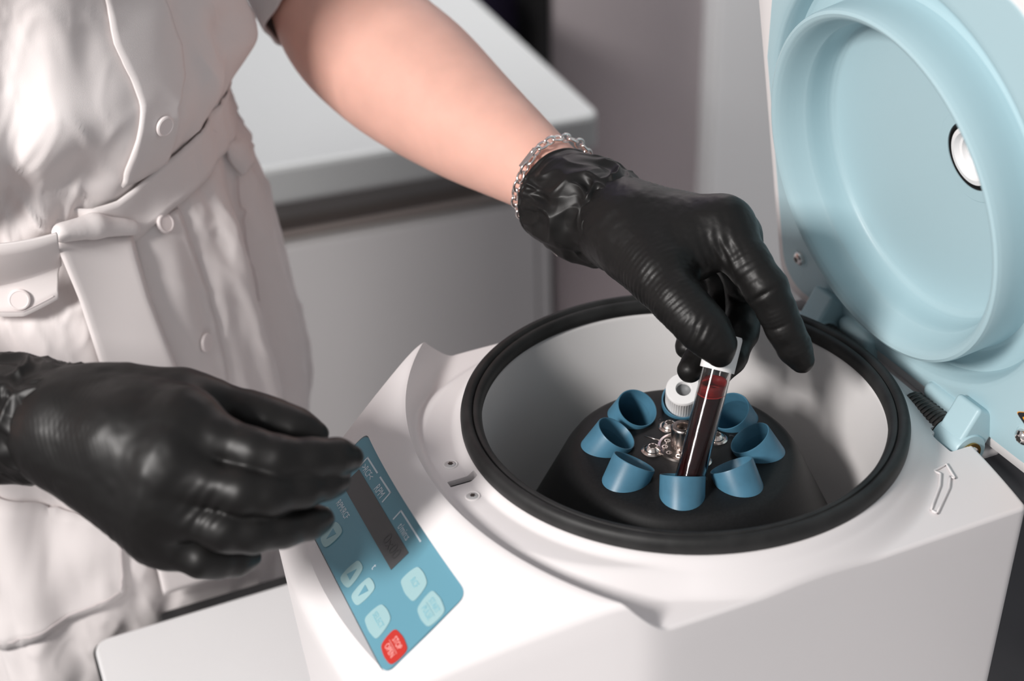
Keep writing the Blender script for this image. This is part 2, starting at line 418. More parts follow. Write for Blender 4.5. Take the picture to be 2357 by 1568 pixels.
# ================================================================== the centrifuge
CEN = root('centrifuge', 'white bench centrifuge with open pale blue lid and blue key panel', 'centrifuge', A(0, 0, TB))
def x_ridge(y): return -0.14 + 0.193 - np.sqrt(np.maximum(0.193 ** 2 - y * y, 1e-6))
YH = 0.126
def outline_sd(x, y):
    """negative inside the plan outline of the housing"""
    xf = -0.211 + 1.2 * y * y; xr = 0.1335 - 0.95 * y * y
    dx = np.maximum(xf - x, x - xr); tp_ = -0.088 - x; dy = np.abs(y) - (YH + 0.0016 - 0.47 * 0.5 * (tp_ + np.sqrt(tp_ * tp_ + 0.009 ** 2))); r = np.where(x > 0, 0.003, 0.010)
    qx = np.maximum(dx + r, 0); qy = np.maximum(dy + r, 0)
    return np.minimum(np.maximum(dx + r, dy + r), 0) + np.sqrt(qx * qx + qy * qy) - r
def z_top(x, y):
    r = np.hypot(x, y); c = -x / np.maximum(r, 1e-6); kk = sstep(0.45, 0.98, c)
    rp = 0.1165 + 0.0165 * kk; wd = 0.0150
    zd = -0.0078 - 0.0036 * sstep(0.1140, 0.1205, r) - 0.0095 * sstep(rp, rp + wd, r)
    s = x - x_ridge(y); zr = -0.0042
    a = np.maximum(-s, 0); cc = 0.0065
    zf = zr - 0.82 * (np.sqrt(a * a + cc * cc) - cc)
    w = 0.0068 + 0.0075 * np.abs(y / 0.12) ** 2
    g = 1 - (1 - np.clip(s / w, 0, 1)) ** 1.7
    z = np.where(s < 0, zf, np.where(s < w, zr + (zd - zr) * g, zd))
    de = -outline_sd(x, y); R = 0.0022 + 0.0025 * sstep(0.01, -0.02, s)
    q = np.clip(1 - de / R, 0, 1)
    return z - R * (1 - np.sqrt(np.maximum(1 - q * q, 0)))
NA = 720; NS = 96
th = np.linspace(0, 2 * np.pi, NA, endpoint=False); cs, sn = np.cos(th), np.sin(th)
lo_r = np.full(NA, 0.10); hi_r = np.full(NA, 0.30)
for _ in range(40):
    mid = (lo_r + hi_r) / 2; ins = outline_sd(mid * cs, mid * sn) < 0
    lo_r = np.where(ins, mid, lo_r); hi_r = np.where(ins, hi_r, mid)
rout = lo_r
r0 = 0.1085
V = []; rows = []
def addrow(X, Y, Z): 
    rows.append(len(V)); V.extend(np.stack([X, Y, Z * np.ones_like(X)], 1).tolist())
addrow(0.09 * cs, 0.09 * sn, -0.17); addrow(r0 * cs, r0 * sn, -0.17); addrow(r0 * cs, r0 * sn, -0.0115)
ra_, rb_ = np.full(NA, r0), rout.copy()
for _ in range(40):
    mid = (ra_ + rb_) / 2; pos = mid * cs - x_ridge(np.clip(mid * sn, -.19, .19)) > 0
    ra_ = np.where(pos, mid, ra_); rb_ = np.where(pos, rb_, mid)
rc_ = np.minimum(ra_, rout - 0.0012)                       # where each ray crosses the crest of the front ridge
st = [(0, t) for t in 1 - (1 - np.linspace(0, 1, 52)) ** 1.35] + [(1, t) for t in np.linspace(0, 1, 52)[1:] ** 1.25]
st = [(a, t) if a == 0 else (a, t) for a, t in st]
for seg_, t in st:
    r = (r0 + 0.0005 + (rc_ - r0 - 0.0005) * t) if seg_ == 0 else (rc_ + (rout - rc_) * (1 - (1 - t) ** 1.3)); X, Y = r * cs, r * sn; addrow(X, Y, z_top(X, Y))
zl = z_top(rout * cs, rout * sn)
for k in range(1, 14):
    f = k / 13; ins = 1 - 0.10 * sstep(0.35, 1.0, f) * 0.35
    front = np.clip(-cs, 0, 1)
    addrow(rout * cs * (1 - 0.045 * f * front), rout * sn * (1 - 0.03 * f), zl + (-0.198 - zl) * f)
addrow(0.09 * cs, 0.09 * sn, -0.198)
F = []
for a, b in zip(rows[:-1], rows[1:]):
    for k in range(NA): k2 = (k + 1) % NA; F.append((a + k, a + k2, b + k2, b + k)[::-1])
for k in range(NA): k2 = (k + 1) % NA; F.append((rows[-1] + k, rows[-1] + k2, rows[0] + k2, rows[0] + k)[::-1])
F = [f[::-1] for f in F]
body = mk('housing', V, F, 'white_plastic', CEN, True)
# cutters: panel recess, latch slot, hinge notches, embossed details
PB_ = A(-0.1914, 0, -0.0500); PO = A(-0.1508, 0.0, -0.0195); PU = A(0, -1, 0); PD = unit(PB_ - PO); PN = unit(np.cross(PU, -PD)) 
if PN[2] < 0: PN = -PN
PLEN = np.linalg.norm(PB_ - PO); PVv = -PD            # PVv: up on the panel
def pan2(x, y):                                                                  # pixel -> panel plane coordinates
    q = onplane(x, y, PO, PN) - PO; return A(q @ PU, q @ PVv)
hw = 0.0705
prect = roundpoly([(-hw, 0.0015), (hw, 0.0015), (hw, -PLEN - 0.001), (-hw, -PLEN - 0.001)], 0.006, 5)
def cutter(poly, o, u, v, n, h):
    c = prism('cutter', poly, np.asarray(o) - base_of(CEN) * 0, u, v, n, h, 'white_plastic', CEN); return c
cuts = [cutter(prect, PO - PN * 0.0012, PU, PVv, PN, 0.05)]
wa = [(-hw + .004, -PLEN + .002), (hw - .004, -PLEN + .002), (hw - .004, -PLEN - .0005), (-hw + .004, -PLEN - .0005)]      # sloping lower wall of the recess
hh_ = .03; wb = [(-hw - .02, -PLEN + .002), (hw + .02, -PLEN + .002), (hw + .02, -PLEN - .0005 - .80 * hh_), (-hw - .02, -PLEN - .0005 - .80 * hh_)]
Vw = [PO - PN * .0006 + PU * a + PVv * b for a, b in wa] + [PO + PN * (hh_ - .0006) + PU * a + PVv * b for a, b in wb]
Fw = [(0, 1, 2, 3), (7, 6, 5, 4), (0, 4, 5, 1), (1, 5, 6, 2), (2, 6, 7, 3), (3, 7, 4, 0)]
cw = mk('cutter', Vw, Fw, 'white_plastic', CEN, False)
bm = bmesh.new(); bm.from_mesh(cw.data); bmesh.ops.recalc_face_normals(bm, faces=bm.faces); bm.to_mesh(cw.data); bm.free(); cuts.append(cw)
cuts.append(cutter(roundpoly([(-.1305, -.0024), (-.1162, -.0024), (-.1162, .0024), (-.1305, .0024)], .0006, 2), A(0, 0, -0.0160), A(1, 0, 0), A(0, 1, 0), EZ, 0.04))
notch = [(.1140, -.0755), (.1145, -.059), (.1175, -.0585), (.1175, -.0540), (.1230, -.0530), (.1230, -.0255), (.17, -.0255), (.17, -.0755)]
cuts.append(cutter(roundpoly(notch, .0012, 2), A(0, 0, -0.075), A(1, 0, 0), A(0, 1, 0), EZ, 0.1))
cuts.append(cutter(roundpoly([(x, -y) for x, y in notch], .0012, 2), A(0, 0, -0.075), A(1, 0, 0), A(0, -1, 0) * -1, EZ, 0.1))
boolean(body, cuts)
body.data.polygons.foreach_set('use_smooth', [True] * len(body.data.polygons)); body.data.set_sharp_from_angle(angle=math.radians(32))
# latch slot floor, screws in the front deck
box('latch_slot', (-.1305, -.0024, -.0160), (-.1162, .0024, -.0146), 'black_matt', CEN, 0)
def screw(name, p, axis, r, h, parent, m='steel', socket=True, seg=28):
    s = lathe(name, [(0, -0.002), (r, -0.002), (r * 1.0, h * .25), (r * .93, h * .5), (r * .55, h), (r * .42, h), (r * .40, h - r * .35), (0, h - r * .35)], p, axis, m, parent, seg, sharp=30)
    if socket:
        u, v, a = frame(axis); pts = []
        for k in range(24):
            rr = r * (.42 + .10 * math.cos(6 * 2 * math.pi * k / 24)); pts.append((rr * math.cos(2 * math.pi * k / 24), rr * math.sin(2 * math.pi * k / 24)))
        prism('socket', pts, np.asarray(p) + a * (h + .00005), u, v, a, .00012, 'dark_socket', s)
    return s
for px, py in ((1037, 1069), (1088, 1142)):
    q = onz(px, py, -0.0112); screw('deck_screw', q, EZ, 0.0028, 0.0005, CEN, 'zinc'); lathe('screw_collar', [(.0028, .0002), (.0034, .0004), (.0038, .0001), (.0038, -.001), (.0028, -.001)], q, EZ, 'white_plastic', CEN, 32, close=True)
# embossed arrow on the deck: thin raised outline
def arrow_pts():
    T = [(2142, 1175), (2163, 1120), (2165, 1092), (2150, 1085), (2178, 1069), (2198, 1102), (2187, 1098), (2184, 1125), (2157, 1183)]
    return [onz(x, y, -0.0203) for x, y in T]
ap = arrow_pts(); apf = []
for i in range(len(ap)):
    a, b = ap[i], ap[(i + 1) % len(ap)]
    for k in range(4): apf.append(a + (b - a) * k / 4 + A(0, 0, 0.0001))
V, F = tube_vf([q + A(0, 0, .0001) for q in apf], 0.0006, 8, closed=True)
mk('embossed_arrow', V, F, 'white_plastic', CEN)
# dark rear housing behind the hinge
box('rear_cover', (0.128, -0.112, -0.198), (0.165, 0.112, -0.034), 'dark_grey', CEN, 0.004)
box('rear_wall', (0.1365, -0.074, -0.19), (0.150, 0.074, -0.0305), 'white_plastic', CEN, 0.003)
box('hinge_tray', (0.112, -0.078, -0.085), (0.14, 0.078, -0.0655), 'black_matt', CEN, 0.001)
for x in (-.17, .1):
    for y in (-.08, .08): lathe('foot', [(0, -.2103), (.012, -.2103), (.013, -.198), (0, -.197)], A(x, y, 0), EZ, 'seal_rubber', CEN, 20)
# chamber liner, sealing ring
lathe('chamber_liner', [(0.1084, -0.008), (0.1060, -0.0075), (0.1046, -0.012), (0.1034, -0.05), (0.1015, -0.09), (0.094, -0.118), (0.08, -0.128), (0.0, -0.130)], A(0, 0, 0), EZ, 'bowl_metal', CEN, 180, sharp=None)
ring_prof = [(0.1060, -0.0105), (0.1042, -0.0085), (0.1038, -0.0050), (0.1050, -0.0022), (0.1068, -0.0013), (0.1080, -0.0014), (0.1086, -0.0024), (0.1092, -0.0012), (0.1105, -0.0001),
             (0.1125, 0.0), (0.1142, -0.0012), (0.1150, -0.0040), (0.1149, -0.0075), (0.1138, -0.0098), (0.1120, -0.0108)]
lathe('sealing_ring', ring_prof, A(0, 0, 0), EZ, 'seal_rubber', CEN, 200, sharp=50, close=True)
# ---- control panel
pnl = prism('control_panel', roundpoly([(-hw + .0006, 0.001), (hw - .0006, 0.001), (hw - .0006, -PLEN - .0004), (-hw + .0006, -PLEN - .0004)], 0.0055, 5), PO - PN * 0.0011, PU, PVv, PN, 0.0011, 'panel_blue', CEN, 0, 'blue keypad foil with grey display and pale keys')
def c5(x, y): return pan2(600 + x / 2.6667, 980 + y / 2.6667)
def flat(name, poly, m, lift, h=0.00025, par=None): return prism(name, poly, PO + PN * lift, PU, PVv, PN, h, m, par or pnl)
dq = [c5(908, 778), c5(810, 884)]
y0 = (c5(500, 372)[1] + dq[1][1]) / 2; y1 = dq[0][1]; x1 = (dq[0][0] + dq[1][0]) / 2; x0 = c5(395, 100)[0]
x0 = -0.052
flat('display', [(x0, y0), (x1, y0), (x1, y1), (x0, y1)], 'display_grey', 0.00005)
text('display_digits', '0x00', PO + PU * (x1 - .012) + PVv * (y0 + y1) / 2, PU, PVv, PN, 0.0085, 'display_digit', pnl, 0.0004)
keys = {'key_speed_up': [(410, 492), (440, 550), (345, 655), (310, 590)], 'key_speed_down': [(465, 587), (507, 655), (400, 755), (368, 690)],
        'key_time_up': [(600, 826), (633, 878), (540, 1004), (487, 935)], 'key_time_down': [(668, 928), (708, 1000), (595, 1112), (556, 1045)],
        'key_select': [(745, 1093), (805, 1190), (712, 1318), (637, 1188)], 'key_stop': [(828, 1245), (908, 1375), (800, 1475), (738, 1352)],
        'key_rcf': [(967, 863), (1028, 970), (938, 1088), (858, 955)], 'key_start': [(1057, 1008), (1138, 1140), (1030, 1243), (960, 1128)]}
kc = {}
for nme, q in keys.items():
    P4 = [c5(*a) for a in q]; cen = sum(P4) / 4; kc[nme] = cen
    poly = []
    for i in range(4):
        a, b = P4[i], P4[(i + 1) % 4]; mdp = (a + b) / 2; L = np.linalg.norm(b - a)
        poly += [a, mdp + unit(mdp - cen) * L * 0.07]
    k = flat(nme, chaikin(roundpoly(poly, 0.0022, 3), 1), 'panel_red' if 'stop' in nme else 'panel_key', 0.00005, 0.0004)
    hgt = abs(P4[0][1] - P4[2][1]); up = 1 if 'up' in nme else -1
    if 'up' in nme or 'down' in nme:
        flat('arrow_mark', [cen + A(-.0024, -.0026 * up), cen + A(.0024, -.0026 * up), cen + A(0, .0032 * up)][::1], 'panel_blue', 0.0005, 0.0001, k)
def ptext(s, c, size, m, sx=0.8, par=None, lift=0.00055): return text('lettering', s, PO + PU * c[0] + PVv * c[1], PU, PVv, PN, size, m, par or pnl, lift, 0.0, sx)
def kid(n): return [o for o in pnl.children if o.name.split('.')[0] == n][0]
ptext('SELECT', kc['key_select'], 0.0042, 'panel_print_teal'); ptext('RCF', kc['key_rcf'], 0.0046, 'panel_print_teal')
for nme, s1, s2, m in (('key_start', 'START', 'PULSE', 'panel_print_teal'), ('key_stop', 'STOP', 'OPEN', 'panel_print_pink')):
    c = kc[nme]; ptext(s1, c + A(0, .0024), 0.0042, m); ptext(s2, c - A(0, .0024), 0.0042, m); flat('divider', [c + A(-.005, -.0001), c + A(.005, -.0001), c + A(.005, .0001), c + A(-.005, .0001)], m, 0.0006, 0.0001)
PTL = .00012
ptext('>RCF<', c5(655, 287), 0.0056, 'panel_print', .78, None, PTL); ptext('RPM', c5(728, 405), 0.0062, 'panel_print', .8, None, PTL)
ptext('t/min:s', c5(880, 652), 0.0056, 'panel_print', .8, None, PTL); ptext('RPM/RCF', c5(503, 517), 0.0052, 'panel_print', .75, None, PTL); ptext('t', c5(698, 866), 0.0056, 'panel_print', .9, None, PTL)
def stroke(pts, w=0.0009):
    P = [c5(*a) for a in pts]
    for a, b in zip(P[:-1], P[1:]):
        d = unit(b - a); nn = A(-d[1], d[0]) * w / 2; e = d * w / 2
        flat('bracket_line', [a - e - nn, b + e - nn, b + e + nn, a - e + nn], 'panel_print', 0.00005, 0.0001)
stroke([(612, 245), (657, 197), (716, 290)]); stroke([(735, 318), (797, 412), (750, 467)]); stroke([(817, 573), (862, 523), (981, 710)])
# ---- lid
BL = -0.1592
LO = A(0.1064, 0, 0.0951); LE = A(math.sin(BL), 0, math.cos(BL)); LN = A(-math.cos(BL), 0, math.sin(BL)); LY = A(0, 1, 0)
lid_prof = [(0, .034), (.074, .034), (.0785, .0332), (.0808, .0310), (.0818, .0275), (.0828, .0165), (.0838, .0145), (.0880, .0030), (.0900, .0008), (.0920, 0), (.0936, .0007), (.0943, .003), (.0950, .022), (.0958, .0255),
            (.0980, .0268), (.1060, .0268), (.1085, .0255), (.1105, .0190), (.1120, .0163), (.1145, .0150)]
def lid_out(phi, half_b, e_lo, e_hi, taper, rc=0.02):
    c, s = math.cos(phi), math.sin(phi); lo, hi = 0.02, 0.3
    for _ in range(40):
        m = (lo + hi) / 2; y, e = m * c, m * s; hb = half_b - taper * max(0, e - .03)
        dx = abs(y) - hb; dy = max(e - e_hi, e_lo - e); qx, qy = max(dx + rc, 0), max(dy + rc, 0)
        ins = min(max(dx + rc, dy + rc), 0) + math.hypot(qx, qy) - rc < 0
        if ins: lo = m
        else: hi = m
    return lo
NL = 300; V = []; F = []; rws = []
pr = np.array(lid_prof); rr_fine = np.unique(np.concatenate([pr[:, 0], np.linspace(.1145, .17, 6)]))
dfun = lambda r: np.interp(r, pr[:, 0], pr[:, 1])
outl = [lid_out(2 * math.pi * k / NL, 0.1165, -0.120, 0.122, 0.26) for k in range(NL)]
# smooth the profile corners a little
rs = []
for a, b in zip(rr_fine[:-1], rr_fine[1:]):
    for q in range(3 if a > .07 else 6): rs.append(a + (b - a) * q / (3 if a > .07 else 6))
rs.append(rr_fine[-1]); rs = rs[1:]
V.append(LO - LN * .034)
for r in rs:
    rws.append(len(V))
    for k in range(NL):
        q = min(r, outl[k]); p = 2 * math.pi * k / NL; V.append(LO + LY * q * math.cos(p) + LE * q * math.sin(p) - LN * dfun(q))
for k in range(NL): F.append((0, rws[0] + (k + 1) % NL, rws[0] + k))
for a, b in zip(rws[:-1], rws[1:]):
    for k in range(NL):
        k2 = (k + 1) % NL
        if V[a + k] is not None and np.linalg.norm(V[a + k] - V[b + k]) + np.linalg.norm(V[a + k2] - V[b + k2]) > 1e-9: F.append((a + k, a + k2, b + k2, b + k))
b = rws[-1]; e = len(V)
for k in range(NL): V.append(V[b + k] - LN * 0.012)
for k in range(NL): k2 = (k + 1) % NL; F.append((b + k, b + k2, e + k2, e + k))
lid = mk('lid', V, F, 'lid_blue', CEN, True, 'pale blue inner lid with a raised round rim', 40)
bm = bmesh.new(); bm.from_mesh(lid.data); bmesh.ops.remove_doubles(bm, verts=bm.verts, dist=1e-6); bm.to_mesh(lid.data); bm.free()
# viewing window in the lid disc
WC = A(-.0345, .0215); wo = LO + LY * WC[0] + LE * WC[1] - LN * .034
hc = lathe('cutter', [(0, -.05), (.0178, -.05), (.0178, .02), (0, .02)], wo, LN, 'black_matt', CEN, 64)
boolean(lid, [hc]); lid.data.polygons.foreach_set('use_smooth', [True] * len(lid.data.polygons)); lid.data.set_sharp_from_angle(angle=math.radians(38))
lathe('window_bezel', [(.0178, 0.0004), (.0236, 0.0003), (.0240, 0.0), (.0240, -.0004), (.0178, -.0004)], wo, LN, 'lid_blue', lid, 64, close=True)
lathe('window_tube', [(.0178, -.0002), (.0178, -.012), (.0172, -.012), (.0172, -.0002)], wo, LN, 'black_matt', lid, 64, close=True)
lathe('window_ring', [(.0171, -.010), (.0150, -.0035), (.0125, -.003), (.0112, -.0055), (.0100, -.006), (.0096, -.0095), (.0171, -.012)], wo + LN * .004, LN, 'cap_white', lid, 64, close=True)
lathe('window_glass', [(0, -.0085), (.0097, -.0085), (.0097, -.0100), (0, -.0100)], wo + LN * .004, LN, 'glass_window', lid, 48)
# white outer shell of the lid
V = []; F = []; N2 = 240
o2 = [lid_out(2 * math.pi * k / N2, 0.1235, -0.1285, 0.128, 0.0, 0.020) for k in range(N2)]
o1 = [lid_out(2 * math.pi * k / N2, 0.1155, -0.1195, 0.120, 0.26) for k in range(N2)]
lay = [(o1, .0165, 0), (o2, .0160, .0014), (o2, .0166, .0004), (o2, .0180, 0), (o2, .046, 0), (o2, .055, .004), (o2, .060, .014), (o2, .062, .03)]
for oo, d, ins in lay:
    for k in range(N2):
        q = oo[k] - ins; p = 2 * math.pi * k / N2; V.append(LO + LY * q * math.cos(p) + LE * q * math.sin(p) - LN * d)
for j in range(len(lay) - 1):
    for k in range(N2): k2 = (k + 1) % N2; F.append((j * N2 + k, j * N2 + k2, (j + 1) * N2 + k2, (j + 1) * N2 + k))
F.append(tuple((len(lay) - 1) * N2 + k for k in range(N2))[::-1])
mk('lid_shell', V, F, 'lid_white', CEN, True, 'white outer shell of the lid', 45)
def lid2(x, y):
    q = onplane(x, y, LO - LN * .015, LN) - LO; return A(q @ LY, q @ LE)
for sy in (1, -1):
    p = LO + LY * .0965 - LE * .0945 - LN * .0152
    if sy < 0: q = lid2(2357, 1004); p = LO + LY * q[0] + LE * q[1] - LN * .0152
    lathe('screw_recess', [(.0052, .0004), (.0066, .0003), (.0068, -.001), (.0050, -.001)], p, LN, 'lid_blue', lid, 32, close=True)
    screw('lid_screw', p + LN * .0016, LN, 0.0042, 0.0022, lid, 'silver')
# warning triangle sticker
wc = lid2(2340, 948); tri = [wc, wc + A(-.030, -.0175), wc + A(-.030, .0175)]
s1 = prism('warning_sticker', roundpoly([p + 0 for p in tri], .003, 4), LO - LN * .0147, LY, LE, LN, .0002, 'black_matt', lid, 0, 'orange warning triangle with black border')
ct = sum(tri) / 3
prism('sticker_field', roundpoly([ct + (p - ct) * .78 for p in tri], .0015, 3), LO - LN * .0145, LY, LE, LN, .00012, 'sign_orange', s1)
prism('sticker_border', roundpoly([ct + (p - ct) * 1.03 for p in tri], .003, 4), LO - LN * .0149, LY, LE, LN, .0002, 'sign_orange', s1)
# ---- hinge: springs, arms, pins
HX, HZ = 0.1275, -0.0265
for sy in (-1, 1):
    pts = []; turns = 11
    for k in range(turns * 14 + 1):
        a = 2 * math.pi * k / 14; pts.append(A(HX + .0078 * math.cos(a), sy * (.026 + .031 * k / (turns * 14)), HZ + .0078 * math.sin(a)))
    V, F = tube_vf(pts, 0.00145, 8); mk('hinge_spring', V, F, 'steel_dark', CEN, label='dark coiled hinge spring')
    V, F = tube_vf([A(HX, sy * .018, HZ), A(HX, sy * .0765, HZ)], .0042, 16); mk('hinge_pin', V, F, 'steel', CEN)
    # arm from lid to pin
    top = LO - LE * .108 - LN * .014; d = A(HX, 0, HZ) - A(top[0], 0, top[2]); L = np.linalg.norm(d); dz = d / L; dxv = unit(np.cross(A(0, 1, 0), dz))
    Ra = np.stack([dxv, A(0, 1, 0), dz], 1)
    y_a, y_b = (.0555, .0735) if sy > 0 else (-.0735, -.0555)
    box('hinge_arm', (-.0095, y_a, -.004), (.0095, y_b, L + .0085), 'lid_blue', CEN, .0022, R=Ra, o=A(top[0], 0, top[2]))
    lathe('hinge_knuckle', [(0, 0), (.0098, 0), (.0105, .001), (.0105, .0180), (.0098, .0193), (0, .0193)], A(HX, y_a - .0009, HZ), A(0, 1, 0), 'lid_blue', CEN, 40)
    ka, kb = (.024, .0550) if sy > 0 else (-.0550, -.024)
    box('hinge_bar', (-.011, ka, .0), (.0095, kb, .020), 'lid_blue', CEN, .005, R=np.stack([LN, A(0, 1, 0), LE], 1), o=LO - LE * .132 - LN * .019, seg=4)
    lathe('hinge_washer', [(.0045, 0), (.0062, 0), (.0062, .0012), (.0045, .0012)], A(HX, sy * .0745 - (.0012 if sy < 0 else 0), HZ), A(0, 1, 0), 'brass', CEN, 32, close=True)
# ================================================================== rotor, sleeves and tubes
ROT = root('rotor', 'black angle rotor bolted inside the centrifuge chamber', 'rotor', A(0, 0, -0.128))
AX = A(0.0008, -0.0005, 0)
ZR = -0.0305
rp = [(0, ZR), (.045, ZR), (.0545, ZR), (.0575, ZR - .0008), (.0605, ZR - .0030), (.0635, ZR - .0075), (.070, ZR - .021), (.084, ZR - .050), (.096, ZR - .072), (.0975, ZR - .078), (.0975, ZR - .084), (.09, ZR - .088), (.03, ZR - .092), (0, ZR - .092)]
rotor = lathe('rotor_body', rp, AX, EZ, 'rotor_black', ROT, 160, sharp=None)
lathe('drive_shaft', [(0, 0), (.016, 0), (.016, .01), (0, .01)], AX + A(0, 0, -0.130), EZ, 'steel_dark', ROT, 24)
# washer with punched holes and the central bolt
wz = ZR
lathe('washer', [(.0112, wz), (.0132, wz), (.0130, wz + .0012), (.0116, wz + .0014)], AX, EZ, 'steel', ROT, 48, close=True)
lathe('washer_plate', [(0, wz + .0004), (.0114, wz + .0004), (.0114, wz - .0003), (0, wz - .0003)], AX, EZ, 'steel_dark', ROT, 48)
for k in range(10):
    a = 2 * math.pi * k / 10 + .2; lathe('washer_eyelet', [(.0010, wz + .0004), (.0017, wz + .0004), (.0017, wz + .0010), (.0010, wz + .0010)], AX + A(.0092 * math.cos(a), .0092 * math.sin(a), 0), EZ, 'steel', ROT, 14, close=True)
lathe('centre_bolt', [(0, wz), (.0062, wz), (.0062, wz + .0125), (.0060, wz + .0135), (.0055, wz + .0140), (.0034, wz + .0140), (.0032, wz + .0132), (.0032, wz + .010), (0, wz + .010)], AX, EZ, 'steel', ROT, 40)
prism('hex_socket', [(.0030 * math.cos(math.pi * k / 3), .0030 * math.sin(math.pi * k / 3)) for k in range(6)], AX + A(0, 0, wz + .0101), A(1, 0, 0), A(0, 1, 0), EZ, .0003, 'dark_socket', ROT)
for px, py in ((1502, 1038), (1541, 984), (1649, 1011), (1600, 1068)):
    q = onz(px, py, ZR) if px != 1600 else onz(1612, 1062, ZR)
    lathe('screw_flange', [(0, 0), (.0059, 0), (.0060, .0004), (.0052, .0009), (.0046, .0007), (0, .0007)], q, EZ, 'steel', ROT, 32)
    screw('torx_screw', q + A(0, 0, .0006), EZ, .0044, .0026, ROT, 'steel')
a, b = onz(1484, 1004, ZR), onz(1523, 1016, ZR)
V, F = tube_vf([a + A(0, 0, .0001), b + A(0, 0, .0001)], .00035, 6); mk('index_mark', V, F, 'steel', ROT)
PH0 = math.radians(-119.8); TILT = math.radians(33.0); RR = 0.0346; ZRIM = -0.0225
def sleeve_frame(i):
    ph = PH0 - i * math.pi / 4            # i counts clockwise seen from above
    rad = A(math.cos(ph), math.sin(ph), 0); rim = AX + rad * RR + A(0, 0, ZRIM); ax = unit(-rad * math.sin(TILT) + EZ * math.cos(TILT))
    return ph, rad, rim, ax
for i in range(8):
    ph, rad, rim, ax = sleeve_frame(i)
    # numbers moulded in the rotor beside each seat
    c = AX + rad * .0205 + A(0, 0, ZR); 
    text('moulded_number', str(i + 1), AX + (rad * .0265 + A(-rad[1], rad[0], 0) * .0125) * 1.0 + A(0, 0, ZR), A(-rad[1], rad[0], 0), -rad, EZ, .004, 'dark_grey', ROT, .0001)
sl_lab = ['blue tube sleeve that the blood tube is being lowered into',
          'empty blue tube sleeve, first clockwise from the blood tube sleeve', 'empty blue tube sleeve, second clockwise from the blood tube sleeve',
          'empty blue tube sleeve beside the white capped one, third clockwise from the blood tube', 'blue tube sleeve holding the white screw cap with a hole',
          'empty blue tube sleeve, third anticlockwise from the blood tube sleeve', 'empty blue tube sleeve, second anticlockwise from the blood tube sleeve',
          'empty blue tube sleeve, first anticlockwise from the blood tube sleeve']
prof = [(.0090, -.040), (.0098, -.038), (.0102, -.028), (.0104, -.0075), (.0104, -.0070), (.01065, -.0064), (.01065, -.0006), (.0109, -.0001), (.0113, -.0001), (.01155, -.0006), (.01155, -.040), (.0, -.044)]
prof = [(0, -.0385)] + prof
V0, F0 = lathe_vf(prof, A(0, 0, 0), EZ, 56)
sm = None
for i in range(8):
    ph, rad, rim, ax = sleeve_frame(i)
    if sm is None:
        sm = bpy.data.meshes.new('tube_sleeve'); sm.from_pydata([tuple(v) for v in V0], [], F0); sm.materials.append(MATS['sleeve_blue'])
        sm.polygons.foreach_set('use_smooth', [True] * len(sm.polygons)); sm.set_sharp_from_angle(angle=math.radians(40)); sm.update()
    o = bpy.data.objects.new('tube_sleeve', sm); COL.objects.link(o)
    u, v, a_ = frame(ax)
    Mx = Matrix.Identity(4)
    for r in range(3): Mx[r][0] = u[r]; Mx[r][1] = v[r]; Mx[r][2] = a_[r]; Mx[r][3] = rim[r] + (Z0 if r == 2 else 0)
    o.matrix_world = Mx; tag(o, sl_lab[i], 'tube sleeve', 'blue sleeves in the rotor')
# seats: cut the rotor open where the sleeves go
cut = []
for i in range(8):
    ph, rad, rim, ax = sleeve_frame(i); cut.append(lathe('cutter', [(0, -.0445), (.01162, -.0445), (.01162, .01), (0, .01)], rim, ax, 'rotor_black', ROT, 40))
boolean(rotor, cut); rotor.data.polygons.foreach_set('use_smooth', [True] * len(rotor.data.polygons)); rotor.data.set_sharp_from_angle(angle=math.radians(25))
# ---- white capped tube waiting in the far sleeve
def ribbed_cap(name, o, ax, r, h, parent, hole=0.0, ribs=44):
    u, v, a_ = frame(ax); V = []; F = []; seg = ribs * 4
    layers = [(r * 1.0, 0, 0), (r * 1.0, .0004, 0), (r, .0028, 0), (r, .0034, 1), (r, h - .0026, 1), (r, h - .0020, 0), (r * .985, h - .0009, 0), (r * .93, h, 0)]
    if hole: layers += [(hole * 1.08, h, 0), (hole, h - .0005, 0), (hole, h - .006, 0)]
    else: layers += [(r * .86, h, 0), (r * .82, h - .0005, 0), (r * .3, h - .0005, 0)]
    for rr, hh, rb in layers:
        for k in range(seg):
            t = 2 * math.pi * k / seg; q = rr * (1 - (.025 if rb and k % 4 >= 2 else 0)); V.append(o + a_ * hh + q * (math.cos(t) * u + math.sin(t) * v))
    for j in range(len(layers) - 1):
        for k in range(seg): k2 = (k + 1) % seg; F.append((j * seg + k, j * seg + k2, (j + 1) * seg + k2, (j + 1) * seg + k))
    F.append(tuple(range((len(layers) - 1) * seg, len(layers) * seg))); F.append(tuple(range(seg))[::-1])
    return mk(name, V, F, 'cap_white', parent, True, None, 40)
ph, rad, rim, ax = sleeve_frame(4)
ct_base = rim - ax * .036
CT = root('capped_tube', 'tube with white holed screw cap standing in the far blue sleeve', 'tube', ct_base)
ribbed_cap('screw_cap', rim - ax * .0045, ax, .0096, .0185, CT, hole=.0040)
lathe('septum', [(0, .0136), (.0026, .0140), (.0039, .0152), (.0039, .0132), (0, .0130)], rim - ax * .0045, ax, 'septum_grey', CT, 24)
lathe('tube_glass', [(0, 0), (.004, .0008), (.0068, .004), (.0075, .008), (.0075, .034), (.0066, .034), (.0066, .008), (0, .002)], ct_base, ax, 'tube_plastic', CT, 40)
